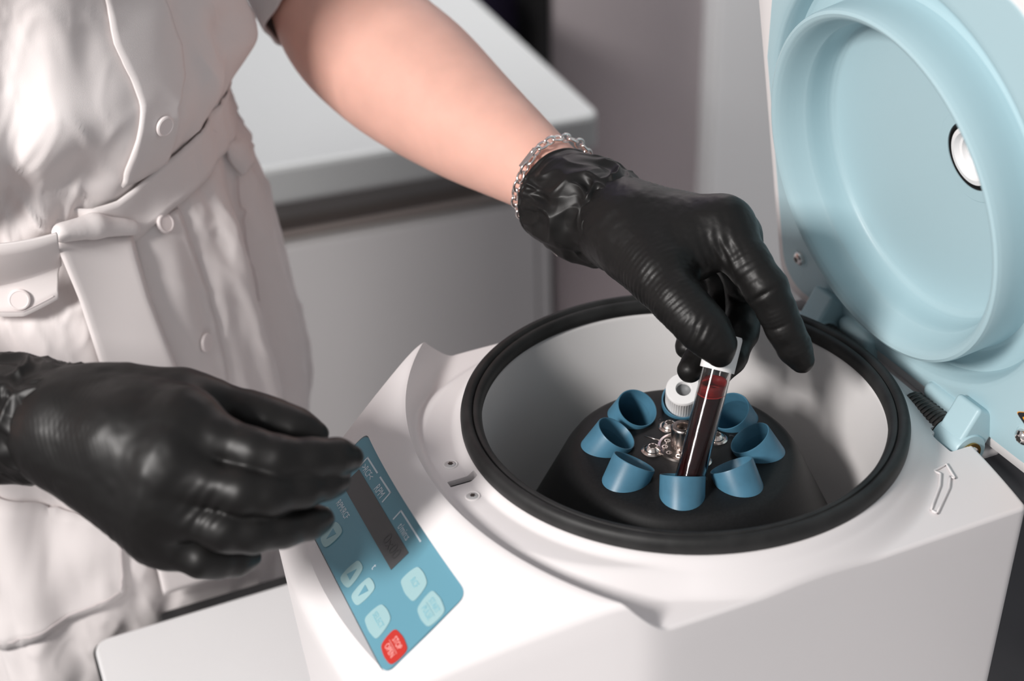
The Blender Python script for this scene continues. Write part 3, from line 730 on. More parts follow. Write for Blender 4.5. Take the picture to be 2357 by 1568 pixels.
# ---- the blood tube held over the near sleeve
T_D = 0.7155
tA = dep(1588, 1100, T_D + .001); tB = dep(1671, 770, T_D); TAX = unit(tB - tA)
t0 = tA - TAX * .016; TL = np.linalg.norm(tB - t0)
BT = root('blood_tube', 'clear tube of dark blood with white cap held by the gloved fingers', 'tube', t0)
CAPH = .0185
lathe('tube_glass', [(0, 0), (.0035, .0006), (.0062, .0030), (.0074, .0075), (.0075, .012), (.0075, TL - .002), (.0067, TL - .002), (.0067, .012), (.0055, .004), (0, .0016)], t0, TAX, 'tube_plastic', BT, 64, sharp=30)
lv = dep(1622, 903, T_D); hl = (lv - t0) @ TAX
u, v, a_ = frame(TAX)
V = []; F = []; seg = 64; rb = .00669
hs = [.0022, .0035, .006, .012, .03, .05, None]
rsx = [.002, .0045, .0060, rb, rb, rb, rb]
for rr, hh in zip(rsx, hs):
    for k in range(seg):
        t = 2 * math.pi * k / seg; off = rr * (math.cos(t) * u + math.sin(t) * v)
        h_ = hh if hh is not None else hl - (off @ EZ) / (TAX @ EZ) * .75 + .0006
        V.append(t0 + TAX * h_ + off)
for k in range(seg):                                       # meniscus rings
    t = 2 * math.pi * k / seg; off = rb * .86 * (math.cos(t) * u + math.sin(t) * v); V.append(t0 + TAX * (hl - (off @ EZ) / (TAX @ EZ) * .75 - .0005) + off)
nr = len(hs) + 1
for j in range(nr - 1):
    for k in range(seg): k2 = (k + 1) % seg; F.append((j * seg + k, j * seg + k2, (j + 1) * seg + k2, (j + 1) * seg + k))
F.append(tuple(range(seg))[::-1]); F.append(tuple(range((nr - 1) * seg, nr * seg)))
bl = mk('blood', V, F, 'blood', BT, True, None, 50)
V = []; F = []
for j, (dh, rr) in enumerate([(.0002, .00664), (.0045, .00664), (.0058, .00664), (.0058, .00650), (.0002, .00650)]):
    for k in range(seg):
        t = 2 * math.pi * k / seg; off = rr * (math.cos(t) * u + math.sin(t) * v); V.append(t0 + TAX * (hl - (off @ EZ) / (TAX @ EZ) * .75 + .0006 + dh) + off)
for j in range(5):
    for k in range(seg): k2 = (k + 1) % seg; j2 = (j + 1) % 5; F.append((j * seg + k, j * seg + k2, j2 * seg + k2, j2 * seg + k))
mk('blood_film', V, F, 'blood_film', bl)
V, F = tube_vf([t0 + TAX * (hl - ((rb * .95) * (math.cos(2 * math.pi * k / 48) * u + math.sin(2 * math.pi * k / 48) * v) @ EZ) / (TAX @ EZ) * .75 + .0006) + rb * .95 * (math.cos(2 * math.pi * k / 48) * u + math.sin(2 * math.pi * k / 48) * v) for k in range(48)], .0004, 6, closed=True)
mk('blood_rim', V, F, 'blood_foam', bl)
for k, (t, f) in enumerate([(2.2, .7), (3.4, .8), (4.0, .5), (5.1, .82), (0.6, .6), (1.4, .78)]):
    off = rb * f * (math.cos(t) * u + math.sin(t) * v); c = t0 + TAX * (hl - (off @ EZ) / (TAX @ EZ) * .75) + off
    V, F = lathe_vf([(0, -.0006), (.0005, -.0003), (.0006, 0), (.0005, .0003), (0, .0006)], c, EZ, 10); mk('bubble', V, F, 'blood_foam', bl)
capo = t0 + TAX * (TL - CAPH)
ribbed_cap('cap', capo, TAX, .0088, CAPH, BT)
# ================================================================== the person
PC = A(-0.266, 0.338, 0.0)                                      # body axis
FA = math.radians(25); PF = A(math.sin(FA), -math.cos(FA), 0); PL = A(math.cos(FA), math.sin(FA), 0)   # facing, own left
PER = root('person', 'person in a white belted uniform dress and black gloves holding the blood tube', 'person', A(PC[0], PC[1], FL))
# ---- dress as a closed loft around the body: (z, half width, half depth, shift forward)
LOFT = [(-.70, .122, .110, .01), (-.45, .120, .110, .01), (-.32, .122, .110, .01), (-.26, .126, .112, .01), (-.20, .136, .114, .008), (-.12, .147, .118, .006), (-.05, .138, .112, .006), (.00, .134, .108, .005), (.03, .126, .102, .004),
        (.048, .118, .096, .004), (.062, .116, .096, .004), (.076, .126, .103, .005), (.095, .136, .110, .008), (.13, .127, .112, .010), (.18, .116, .110, .016),
        (.26, .132, .128, .028), (.33, .150, .118, .014), (.40, .160, .095, -.005), (.44, .145, .075, -.012), (.470, .09, .060, -.015), (.485, .058, .054, -.016)]
LZ = np.array([l[0] for l in LOFT])
def lerp_c(z, i):
    v = np.array([l[i] for l in LOFT]); 
    k = np.clip(np.searchsorted(LZ, z) - 1, 0, len(LZ) - 2); t = np.clip((z - LZ[k]) / (LZ[k + 1] - LZ[k]), 0, 1)
    m = np.gradient(v, LZ); h = LZ[k + 1] - LZ[k]
    return (2 * t ** 3 - 3 * t ** 2 + 1) * v[k] + (t ** 3 - 2 * t ** 2 + t) * h * m[k] + (-2 * t ** 3 + 3 * t ** 2) * v[k + 1] + (t ** 3 - t ** 2) * h * m[k + 1]
def belt_tilt(z): return .38 * np.exp(-((z - .055) / .13) ** 2)
def dress_pt(th, z, base=False):
    """th: angle from front centre, positive to the person's left"""
    th = np.asarray(th, float); z = np.asarray(z, float) * np.ones_like(th)
    a, b, s = lerp_c(z, 1), lerp_c(z, 2), lerp_c(z, 3)
    e = 0.88
    ct, st = np.cos(th), np.sin(th)
    x = a * np.sign(st) * np.abs(st) ** e; y = b * np.sign(ct) * np.abs(ct) ** e + s
    if not base:
        f = np.zeros_like(th)
        lowr = sstep(.055, .0, z) 
        gath = lowr * (.0048 * np.sin(13 * th + 1.5 * np.sin(3 * th) + 2.0) + .0028 * np.sin(29 * th + 2 * np.sin(5 * th))) * (1 - .55 * sstep(0, -.25, z))
        flare = sstep(-.05, -.4, z) * (.010 * np.sin(6 * th + .8))
        up = sstep(.062, .085, z) * (1 - sstep(.12, .24, z))
        blouse = up * (.0075 * np.sin(7 * th + .7 + 14 * (z - .08)) + .0045 * np.sin(15 * th + 2.2 - 22 * (z - .08)))
        upper = sstep(.10, .16, z) * .003 * np.sin(4 * th + 18 * z)
        P3 = np.stack([np.sin(th) * 1.2, np.cos(th) * 1.2, z * 6], -1)
        nz = .0030 * vnoise(P3, 3.0, 5) + .0016 * vnoise(P3, 7.0, 9)
        # keep the placket strip fairly calm
        calm = 1 - .75 * np.exp(-((th - .02) / .22) ** 2)
        f = (gath + flare + blouse * (1 - .65 * sstep(.3, .8, th)) + upper * (1 - .7 * sstep(.3, .8, th))) * calm + nz
        # long diagonal drag folds below the bust towards the belt
        dg = np.sin((th + .55) * 9 - (z - .09) * 60); f = f + .0035 * dg * np.exp(-((th + .75) / .45) ** 2) * sstep(.055, .075, z) * (1 - sstep(.10, .17, z))
        # blouse overhang above the belt: higher and heavier on her right, low and soft on her left
        z0 = .118 - .034 * sstep(-.25, .25, th); lf = sstep(.05, -.25, th) * sstep(-1.7, -1.2, th)
        f = f + (.0075 * lf + .002) * np.exp(-((z - z0 - .013) / .018) ** 2) - .0085 * lf * np.exp(-((z - z0 + .016) / .013) ** 2) * sstep(.058, .07, z)
        cr = np.stack([th * 2.2 + z * 9, z * 7 - th * 1.1, th * .7], -1); cn = vnoise(cr, 2.6, 17); cm = vnoise(cr, 5.5, 18)
        f = f + (.0032 * np.clip(1 - np.abs(cn) * 3.2, 0, 1) ** 1.5 + .0014 * np.clip(1 - np.abs(cm) * 3.0, 0, 1) ** 1.5) * (.35 + .65 * np.exp(-((z - .06) / .075) ** 2)) * calm * (1 - .75 * sstep(.4, .9, th) * sstep(.06, .09, z))
        n = np.stack([np.sin(th), np.cos(th)], -1); x = x + f * n[..., 0]; y = y + f * n[..., 1]
    x = x - .030 * sstep(-.16, -.34, z)
    z = z + belt_tilt(z) * .075 * np.tanh(x / .075)
    return PC + x[..., None] * PL + y[..., None] * PF + z[..., None] * A(0, 0, 1)
NTH = 420; zz = np.concatenate([np.linspace(-.70, -.30, 40), np.linspace(-.295, .30, 240), np.linspace(.305, .485, 50)])
tg = np.linspace(-math.pi, math.pi, NTH, endpoint=False)
TH, ZZ = np.meshgrid(tg, zz); DV = dress_pt(TH, ZZ).reshape(-1, 3)
nz_ = len(zz); ii = np.arange(nz_ - 1)[:, None] * NTH; kk = np.arange(NTH)[None, :]; k2 = (kk + 1) % NTH
DQ = np.stack([(ii + kk), (ii + k2), (ii + NTH + k2), (ii + NTH + kk)], -1).reshape(-1, 4)
dress = mkq('dress', DV, DQ, 'dress_cotton', PER, 'white cotton belted uniform dress')
def dress_nrm(th, z, base=False):
    e = 1e-3; a = dress_pt(th + e, z, base) - dress_pt(th - e, z, base); b = dress_pt(th, z + e, base) - dress_pt(th, z - e, base); n = np.cross(a, b); return n / np.linalg.norm(n, axis=-1, keepdims=True)
GP = dress_pt(TH, ZZ)
# projected pixel of each dress grid point, to find where a pixel meets the cloth
def project(P):
    q = P - CP; d = q @ CF; return W / 2 + FPX * (q @ CR) / d, H / 2 - FPX * (q @ CU) / d, d
gx, gy, gd = project(GP); gn = dress_nrm(TH, ZZ); facing = ((GP - CP) * gn).sum(-1) < 0
def hit(px, py):
    """(th, z) of the cloth seen at a pixel"""
    e = (gx - px) ** 2 + (gy - py) ** 2 + np.where(facing, 0, 1e9); k = np.argsort(e.ravel())[:3]
    return float(TH.ravel()[k[0]]), float(ZZ.ravel()[k[0]])
def cloth_patch(name, quad, m, lift=.0012, nu=14, nv=14, parent=None, thick=.0012, puff=0.0):
    """quad: 4 pixel corners (order around) -> a strip of cloth lying on the dress"""
    C4 = [A(*hit(*q)) for q in quad]; V = []
    for j in range(nv + 1):
        for i in range(nu + 1):
            s, t = i / nu, j / nv; c = (C4[0] * (1 - s) + C4[1] * s) * (1 - t) + (C4[3] * (1 - s) + C4[2] * s) * t
            p = dress_pt(c[0], c[1]); n = dress_nrm(np.array(c[0]), np.array(c[1])); V.append(p + n * (lift + puff * math.sin(math.pi * s) * math.sin(math.pi * t)))
    n0 = len(V); w = nu + 1; F = []
    for j in range(nv):
        for i in range(nu): F.append((j * w + i, j * w + i + 1, (j + 1) * w + i + 1, (j + 1) * w + i))
    o = mk(name, V, F, m, parent or dress)
    sd = o.modifiers.new('thick', 'SOLIDIFY'); sd.thickness = thick; sd.offset = 0
    return o
def cloth_line(name, pts, r, m, lift=.0016, n=30, parent=None, base=False):
    C = [A(*hit(*q)) for q in pts]; P = []
    c = np.concatenate([[a + (b - a) * k / n for k in range(n)] for a, b in zip(C[:-1], C[1:])])
    P = dress_pt(c[:, 0], c[:, 1], base) + dress_nrm(c[:, 0], c[:, 1], base) * lift
    V, F = tube_vf(list(P), r, 6); return mk(name, V, F, m, parent or dress)
def poly_at(pts, s):
    P = [A(*p) for p in pts]; L = [np.linalg.norm(b - a) for a, b in zip(P[:-1], P[1:])]; d = s * sum(L)
    for a, b, l in zip(P[:-1], P[1:], L):
        if d <= l + 1e-9: return a + (b - a) * (d / l)
        d -= l
    return P[-1]
def cloth_strip(name, pa, pb, m='dress_cotton', lift=.0014, nu=40, nv=10, thick=.0014, parent=None, edge=True, wav=0.0, plain=False):
    """cloth between two pixel polylines, lying on the dress"""
    pa = [A(*hit(*q)) for q in pa]; pb = [A(*hit(*q)) for q in pb]
    Cc = np.array([[poly_at(pa, i / nu) * (1 - j / nv) + poly_at(pb, i / nu) * (j / nv) for j in range(nv + 1)] for i in range(nu + 1)])
    si, sj = np.meshgrid(np.arange(nu + 1) / nu, np.arange(nv + 1) / nv, indexing='ij')
    n = dress_nrm(Cc[..., 0], Cc[..., 1], plain); V = (dress_pt(Cc[..., 0], Cc[..., 1], plain) + n * (lift + wav * np.sin(5 * si + 3 * sj))[..., None]).reshape(-1, 3)
    w = nv + 1; F = [(i * w + j, i * w + j + 1, (i + 1) * w + j + 1, (i + 1) * w + j) for i in range(nu) for j in range(nv)]
    o = mk(name, V, F, m, parent or dress); sd = o.modifiers.new('thick', 'SOLIDIFY'); sd.thickness = thick; sd.offset = 0
    return o
BOFF = .0
# front placket in two lengths, pocket flaps, lower pocket
cloth_strip('placket', [(226, -70), (238, 2), (262, 100), (300, 180), (322, 240), (312, 320), (275, 425)], [(340, -70), (372, 2), (408, 100), (415, 170), (408, 240), (402, 300), (375, 375)], lift=.0022, thick=.002)
cloth_strip('placket', [(300, 545), (330, 690), (380, 830), (395, 880)], [(408, 480), (455, 610), (495, 740), (520, 880)], lift=.0018, thick=.0018)
fl = cloth_strip('pocket_flap', [(-30, 506), (40, 497), (102, 487)], [(-30, 716), (60, 731), (134, 688)], lift=.0125, thick=.0018, plain=True)
cloth_strip('pocket_flap', [(477, 295), (494, 325), (546, 398)], [(548, 236), (563, 270), (572, 312)], lift=.004, thick=.0018)
cloth_strip('patch_pocket', [(-30, 1120), (120, 1160), (275, 1195)], [(-30, 1486), (130, 1438), (288, 1366)], lift=.0022, thick=.0016)
for pts in ([(545, 402), (556, 520), (590, 700)], [(402, 470), (448, 605), (488, 740), (512, 880)], [(316, 550), (346, 690), (394, 830)]):
    cloth_line('seam', pts, .0005, 'thread_white', lift=.0022)
for pts in ([(-25, 704), (58, 719), (122, 680)], [(-25, 1470), (130, 1424), (278, 1352)], [(278, 1230), (278, 1352)]):
    cloth_line('stitching', pts, .00035, 'thread_white', lift=.0137 if pts[0][1] < 800 else .0032, base=pts[0][1] < 800)
for px, py, L in ((363, 283, .0036), (374, 513, .003), (462, 789, .003), (50, 685, .0140)):
    bs = L > .01; th, z = hit(px, py); n = dress_nrm(np.array(th), np.array(z), bs); p = dress_pt(np.array(th), np.array(z), bs) + n * L
    lathe('button', [(0, 0), (.0058, 0), (.0061, .0006), (.0058, .0016), (.0050, .0020), (.0046, .0017), (0, .0016)], p, n, 'button_white', dress, 36)
# belt round the waist, knot and hanging tail
bz = [hit(487, 310), hit(420, 380), hit(345, 442), hit(265, 508), hit(170, 520)]; bz = sorted(bz)
bt = np.array([q[0] for q in bz]); bh = np.array([q[1] for q in bz])
V = []; F = []; nb = 300; nr_ = 9
tb_ = -math.pi + 2 * math.pi * np.arange(nb) / nb; zc = .6 * np.interp(tb_, bt, bh) + .4 * bh.mean()
rad_ = lambda z: np.linalg.norm((dress_pt(tb_, z) - PC)[:, :2], axis=1)
rmax = np.maximum(np.maximum(rad_(zc - .0155), rad_(zc)), rad_(zc + .0155))
for j in range(nr_):
    f = j / (nr_ - 1) * 2 - 1; p = dress_pt(tb_, zc + f * .0155); d = (p - PC)[:, :2]; r_ = np.linalg.norm(d, axis=1); d = d / r_[:, None]
    rr2 = .55 * rmax + .45 * r_ + .0035 + .0014 * np.sin(2.2 * f + 3 * tb_) * (1 - f * f * .5) - .012 * sstep(bt[0] + .08, bt[0] - .08, tb_)
    V.extend(np.stack([PC[0] + d[:, 0] * rr2, PC[1] + d[:, 1] * rr2, p[:, 2]], 1).tolist())
for j in range(nr_ - 1):
    for k in range(nb): k2 = (k + 1) % nb; F.append((j * nb + k, j * nb + k2, (j + 1) * nb + k2, (j + 1) * nb + k))
belt = mk('belt', V, F, 'dress_cotton', PER, label='white fabric tie belt'); sd = belt.modifiers.new('thick', 'SOLIDIFY'); sd.thickness = .0016
tl = [(112, 506), (132, 570), (182, 690), (238, 862), (300, 1060), (345, 1240), (376, 1368)]; tr = [(296, 512), (316, 590), (345, 690), (412, 862), (470, 1060), (505, 1230), (520, 1322)]
tp = np.array(tl + tr, float); td = []
for q in tp:
    a_, b_ = hit(*q); pp = dress_pt(np.array(a_), np.array(b_), True) + dress_nrm(np.array(a_), np.array(b_)) * .012; td.append((pp - CP) @ CF)
Mq = np.stack([np.ones(len(tp)), tp[:, 0] / 1000, tp[:, 1] / 1000, (tp[:, 1] / 1000) ** 2], 1); cf_ = np.linalg.lstsq(Mq, np.array(td), rcond=None)[0]
V = []; nu_, nv_ = 90, 16
for i in range(nu_ + 1):
    a_, b_ = poly_at(tl, i / nu_), poly_at(tr, i / nu_)
    for j in range(nv_ + 1):
        q = a_ + (b_ - a_) * j / nv_; t = cf_ @ [1, q[0] / 1000, q[1] / 1000, (q[1] / 1000) ** 2] - .006
        t += .010 * math.exp(-(i / 4.0) ** 2) + .0018 * math.sin(6 * i / nu_ + 2.5 * j / nv_) + (.0012 if j in (0, nv_) else 0); V.append(dep(q[0], q[1], t))
w = nv_ + 1; F = [(i * w + j, i * w + j + 1, (i + 1) * w + j + 1, (i + 1) * w + j) for i in range(nu_) for j in range(nv_)]
tail = mk('belt_tail', V, F, 'dress_cotton', belt); sd = tail.modifiers.new('thick', 'SOLIDIFY'); sd.thickness = .002; sd.offset = 0
kf = Field(ony(190, 505, .23) - .06, ony(190, 505, .23) + .06, .0016)
kp = [hit(118, 515), hit(200, 500), hit(285, 518)]; kq = [dress_pt(np.array(t), np.array(z)) + dress_nrm(np.array(t), np.array(z)) * .010 for t, z in kp]
kf.cone(kq[0], kq[1], .0060, .0070, .004); kf.cone(kq[1], kq[2], .0070, .0045, .004)
kv, kqd = kf.mesh(3); kn = vnormals(kv, kqd); kv = kv + kn * (.0005 * vnoise(kv, 90, 7))[:, None]
mkq('belt_knot', kv, kqd, 'dress_cotton', belt)

def pxl0(L): return [(dep(x, y, t), r) for x, y, t, r in L]
# ---- body: one continuous skin surface
lw = dep(1330, 455, .783); le = dep(818, 55, .925); ls = PC + PL * .155 + A(0, 0, .395) 
rw = dep(70, 968, .664); re = rw + unit(A(-.80, .45, .10)) * .235; rs_ = PC - PL * .155 + A(0, 0, .395)
B = Field((-.66, .02, FL - .005), (.12, .62, .80), .0062)
tor = PC + A(0, 0, 0)
B.cone(PC + A(0, 0, -.06), PC + A(0, 0, .06), .082, .066, .03, flat=(PL, 1.25)); B.cone(PC + A(0, 0, .06), PC + A(0, 0, .30), .066, .080, .03, flat=(PL, 1.3))
B.cone(PC + PL * .10 + A(0, 0, .37), PC - PL * .10 + A(0, 0, .37), .052, .052, .03)
B.cone(PC + A(0, 0, .38), PC + PF * .02 + A(0, 0, .52), .052, .047, .03)
for s in (1, -1):
    B.cone(PC + PL * s * .052 + A(0, 0, -.09), PC + PL * s * .052 + A(0, 0, -.46), .060, .042, .02)
    B.cone(PC + PL * s * .052 + A(0, 0, -.46), PC + PL * s * .060 + A(0, 0, FL + .07), .042, .032, .015)
    B.cone(PC + PL * s * .075 + A(0, 0, FL + .035), PC + PL * s * .08 + PF * .15 + A(0, 0, FL + .03), .035, .028, .015)
    B.cone(PC + PF * .055 + PL * s * .07 + A(0, 0, .235), PC + PF * .045 + PL * s * .07 + A(0, 0, .28), .042, .035, .03)
hc_ = PC + PF * .045 + A(0, 0, .625); hd = unit(PF * .55 + A(0, 0, -1))         # head bowed over the work
B.cone(hc_ + A(0, 0, .02) - PF * .015, hc_ + A(0, 0, .0) + PF * .01, .088, .082, .02); B.cone(hc_ + PF * .02 - EZ * .02, hc_ + PF * .055 - EZ * .085, .068, .036, .02)
B.cone(hc_ + PF * .085 - EZ * .005, hc_ + PF * .105 - EZ * .035, .006, .011, .010)
for s in (1, -1): B.cone(hc_ + PL * s * .083 - EZ * .01, hc_ + PL * s * .083 - EZ * .04, .013, .010, .004)
# arms
mid1 = dep(965, 192, .882); mid2 = dep(1130, 318, .838)
arm_a = dep(770, -15, .942); arm_b = dep(728, -150, .937)
AC = pxl0([(728, -150, .937, .0425), (770, -15, .929, .0438), (812, 65, .921, .0458), (882, 132, .904, .0457), (960, 192, .885, .0440), (1073, 280, .855, .0362), (1180, 354, .825, .0282), (1283, 425, .797, .0212), (1345, 468, .782, .0195), (1450, 500, .757, .016)])
fine = []
for q in range(len(AC) - 1):
    p0, p1, p2, p3 = AC[max(q - 1, 0)], AC[q], AC[q + 1], AC[min(q + 2, len(AC) - 1)]
    for e in range(5):
        t = e / 5; h = lambda a, b, c, d: .5 * (2 * b + (c - a) * t + (2 * a - 5 * b + 4 * c - d) * t * t + (3 * b - a - 3 * c + d) * t ** 3)
        fine.append((h(p0[0], p1[0], p2[0], p3[0]), h(p0[1], p1[1], p2[1], p3[1])))
fine.append(AC[-1])
B.cone(ls, arm_b, .050, .0435, .02); B.chain(fine, .002)
B.chain([(rs_, .050), ((rs_ + re) / 2, .044), (re, .041)], .02); B.chain([(re, .041), (re + (rw - re) * .3, .0385), (re + (rw - re) * .55, .0325), (re + (rw - re) * .8, .0245), (rw, .0205), (dep(230, 990, .645), .018)], .003)
bv, bq = B.mesh(5); body_o = mkq('body', bv, bq, 'skin', PER, 'bare skin of arms and legs')
# simple face and hair
for s in (1, -1):
    ec = hc_ + PF * .083 + PL * s * .031 + EZ * .004
    lathe('eye', [(0, -.010), (.007, -.007), (.010, 0), (.007, .007), (0, .010)], ec - PF * .004, PF, 'eye_white', body_o, 20); lathe('iris', [(0, .0066), (.0045, .0060), (.0045, .005), (0, .005)], ec - PF * .0 , PF, 'eye_dark', body_o, 16)
V, F = lathe_vf([(0, -.004), (.010, -.003), (.012, 0), (.010, .003), (0, .004)], A(0, 0, 0), EZ, 20); V = [hc_ + PF * .088 - EZ * .062 + PL * v[0] * 1.9 + PF * v[1] * .6 + EZ * v[2] for v in V]
mk('mouth', V, F, 'lip', body_o)
HF = Field(hc_ - .17, hc_ + .15, .004); HF.cone(hc_ + EZ * .028 - PF * .022, hc_ - EZ * .01 - PF * .035, .094, .090, .02); HF.cone(hc_ - PF * .10 + EZ * .02, hc_ - PF * .115 - EZ * .03, .042, .035, .02)
HF.clipplane(hc_ + PF * .052 + EZ * .02, unit(PF * 1.0 - EZ * .9)); hv, hq = HF.mesh(2); mkq('hair', hv, hq, 'hair', PER, 'dark hair tied back')
# ---- short sleeves
def sleeve(path, r0, r1, n=40, seg=120):
    path = [np.asarray(p, float) for p in path]; cl = np.cumsum([0] + [np.linalg.norm(b - a) for a, b in zip(path[:-1], path[1:])]); V = []; F = []; pu = None
    at = lambda s: np.array([np.interp(s, cl, [q[i] for q in path]) for i in range(3)])
    for j in range(n + 1):
        t = j / n; s = cl[-1] * t; c = at(s); tg_ = unit(at(min(s + .012, cl[-1])) - at(max(s - .012, 0)))
        if pu is None: u, v, _ = frame(tg_)
        else: u = unit(pu - tg_ * (pu @ tg_)); v = np.cross(tg_, u)
        pu = u
        for k in range(seg):
            p = 2 * math.pi * k / seg; r = r0 + (r1 - r0) * t + .002 * math.sin(5 * p + 3 * t) * t + .0012 * math.sin(11 * p)
            if t > .84: r += .0011
            V.append(c + r * (math.cos(p) * u + math.sin(p) * v))
    for j in range(n):
        for k in range(seg): k2 = (k + 1) % seg; F.append((j * seg + k, j * seg + k2, (j + 1) * seg + k2, (j + 1) * seg + k))
    o = mk('sleeve', V, F, 'dress_cotton', dress); sd = o.modifiers.new('thick', 'SOLIDIFY'); sd.thickness = .0022; return o
sleeve([ls, (ls + arm_b) / 2, arm_b, dep(744, -66, .9325), dep(782, 6, .9265)], .060, .0502)
sleeve([rs_, rs_ + (re - rs_) * .62], .066, .060)

# ---- gloves
def pxl(L): return [(dep(x, y, t), r) for x, y, t, r in L]
def glove(name, label, palm, fingers, thumb, cuffp, vox, deco):
    allp = [p for c in [palm[0]] for p in []]
    pts = np.array([p for ch in fingers + [thumb] for p, r in ch] + [p for a, b, ra, rb in palm for p in (a, b)])
    lo, hi = pts.min(0) - .034, pts.max(0) + .034
    Fp = Field(lo, hi, vox)
    for a, b, ra, rb in palm: Fp.cone(a, b, ra, rb, .012)
    Ff = Field(lo, hi, vox)
    for ch in fingers:
        g = Field(lo, hi, vox); g.chain(ch, .0035); Ff.merge(g, .0016)
    Fp.merge(Ff, .0075)
    g = Field(lo, hi, vox); g.chain(thumb, .008); Fp.merge(g, .006)
    V, Q = Fp.mesh(2); N = vnormals(V, Q); V = V + N * deco(V, N)[:, None]
    V = relaxv(V, Q, 1, .25)
    o = mkq(name, V, Q, 'glove', PER, label)
    # cuff
    cs_ = [p for p, r in cuffp]; rs2 = [r for p, r in cuffp]; ns = 110; seg = 300; CV = []
    cl = np.cumsum([0] + [np.linalg.norm(b - a) for a, b in zip(cs_[:-1], cs_[1:])]); tot = cl[-1]; pu = None
    for j in range(ns + 1):
        s = tot * j / ns; c = np.array([np.interp(s, cl, [q[i] for q in cs_]) for i in range(3)]); r = np.interp(s, cl, rs2)
        c2 = np.array([np.interp(min(s + .01, tot), cl, [q[i] for q in cs_]) for i in range(3)]); c1 = np.array([np.interp(max(s - .01, 0), cl, [q[i] for q in cs_]) for i in range(3)])
        t = unit(c2 - c1)
        if pu is None: u, v, _ = frame(t)
        else: u = unit(pu - t * (pu @ t)); v = np.cross(t, u)
        pu = u; ph = np.linspace(0, 2 * np.pi, seg, endpoint=False)
        q = np.stack([np.cos(ph) * 1.15, np.sin(ph) * 1.15, np.full(seg, s * 42)], 1)
        wq = q + .55 * np.stack([vnoise(q, 1.3, 3), vnoise(q, 1.3, 4), vnoise(q, 1.3, 6)], 1)
        n1 = vnoise(wq, 1.35, 11); n2 = vnoise(wq, 2.6, 12)
        rid = np.clip(1 - np.abs(n1) * 2.6, -.6, 1) * .75 + np.clip(1 - np.abs(n2) * 2.4, -.5, 1) * .35
        fade = min(1, s / .005) * (1 - .8 * sstep(.88, 1.0, j / ns))
        rr = r + .0030 * rid * fade - .0008
        if s < .0035: rr = rr + .0013 * math.sin(math.pi * s / .0035)      # rolled bead at the opening
        slant = .004 * np.cos(ph + .6) * (1 - j / ns) + .0012 * vnoise(q, 1.1, 21) * (1 - j / ns)
        P = c + rr[:, None] * (np.cos(ph)[:, None] * u + np.sin(ph)[:, None] * v) + slant[:, None] * t
        CV.append(P)
    CVa = np.concatenate(CV); a = (np.arange(ns)[:, None] * seg); k = np.arange(seg)[None, :]; k2 = (k + 1) % seg
    CQ = np.stack([a + k, a + k2, a + seg + k2, a + seg + k], -1).reshape(-1, 4)
    c_o = mkq('glove_cuff', CVa, CQ, 'glove', o, 'crumpled black glove cuff'); sd = c_o.modifiers.new('thick', 'SOLIDIFY'); sd.thickness = .0007; sd.offset = -1
    return o
D = T_D
# hand holding the tube
iM, mM, rM, pM = dep(1664, 524, D + .012), dep(1682, 548, D + .034), dep(1664, 560, D + .056), dep(1630, 575, D + .072)
wr = dep(1430, 512, D + .045); wr2 = dep(1432, 528, D + .052)
palm = [(wr, iM, .0195, .0158), (wr, mM, .0190, .0156), (wr2, rM, .0195, .0150), (wr2, pM, .0190, .0140),
        (dep(1340, 475, D + .063), wr, .020, .0200), (dep(1450, 540, D + .028), dep(1525, 625, D + .004), .0205, .0150), (dep(1480, 530, D + .03), dep(1590, 555, D + .012), .0185, .0145),
        (dep(1520, 600, D + .012), dep(1600, 590, D + .012), .0135, .0105)]
f_index = [(iM, .0150)] + pxl([(1722, 605, D + .000, .0112), (1763, 664, D - .004, .0108), (1788, 715, D - .002, .0094), (1806, 757, D + .000, .0091), (1828, 800, D + .003, .0085), (1845, 830, D + .005, .0066)])
f_mid = [(mM, .0145)] + pxl([(1712, 640, D + .036, .0105), (1718, 690, D + .036, .0102), (1704, 765, D + .028, .0092), (1680, 822, D + .0205, .0084), (1655, 862, D + .0175, .0066)])
f_ring = [(rM, .0135)] + pxl([(1672, 640, D + .058, .0098), (1670, 700, D + .058, .0095), (1645, 785, D + .046, .0088), (1608, 832, D + .034, .0080), (1588, 852, D + .029, .0068)])
f_pink = [(pM, .0120)] + pxl([(1640, 650, D + .072, .0086), (1640, 700, D + .070, .0084), (1622, 755, D + .060, .0078), (1590, 788, D + .050, .0070), (1580, 800, D + .047, .0062)])
thumb = [(dep(1470, 575, D + .022), .0200)] + pxl([(1522, 640, D + .002, .0142), (1560, 690, D - .010, .0118), (1600, 735, D - .0165, .0108), (1630, 768, D - .0180, .0100), (1654, 800, D - .0170, .0072), (1661, 824, D - .0150, .0036)])
th_ax = unit(dep(1600, 738, D - .0165) - dep(1470, 575, D + .022))
ix_ax1 = unit(dep(1763, 664, D - .004) - iM); ix_ax2 = unit(dep(1845, 830, D + .005) - dep(1763, 664, D - .004))
def groove(V, c, ax, w, amp, rad, side=None, N=None):
    q = V - c; s = q @ ax; g = amp * np.exp(-(s / w) ** 2) * np.exp(-((q ** 2).sum(1) - s * s) / rad ** 2)
    if side is not None: g = g * np.clip((N @ side) * 1.5 + .3, 0, 1)
    return g
def wrinkles(V, c, ax, lam, amp, rad, seed, warp=.0016):
    q = V - c; w = np.exp(-(q ** 2).sum(1) / rad ** 2); ph = (q @ ax) + warp * vnoise(V, 75, seed)
    s = np.sin(2 * np.pi * ph / lam); env = .6 + .4 * np.clip(.5 + vnoise(V, 70, seed + 1), 0, 1)
    return amp * w * env * np.sign(s) * np.abs(s) ** .7
camdir = -CF
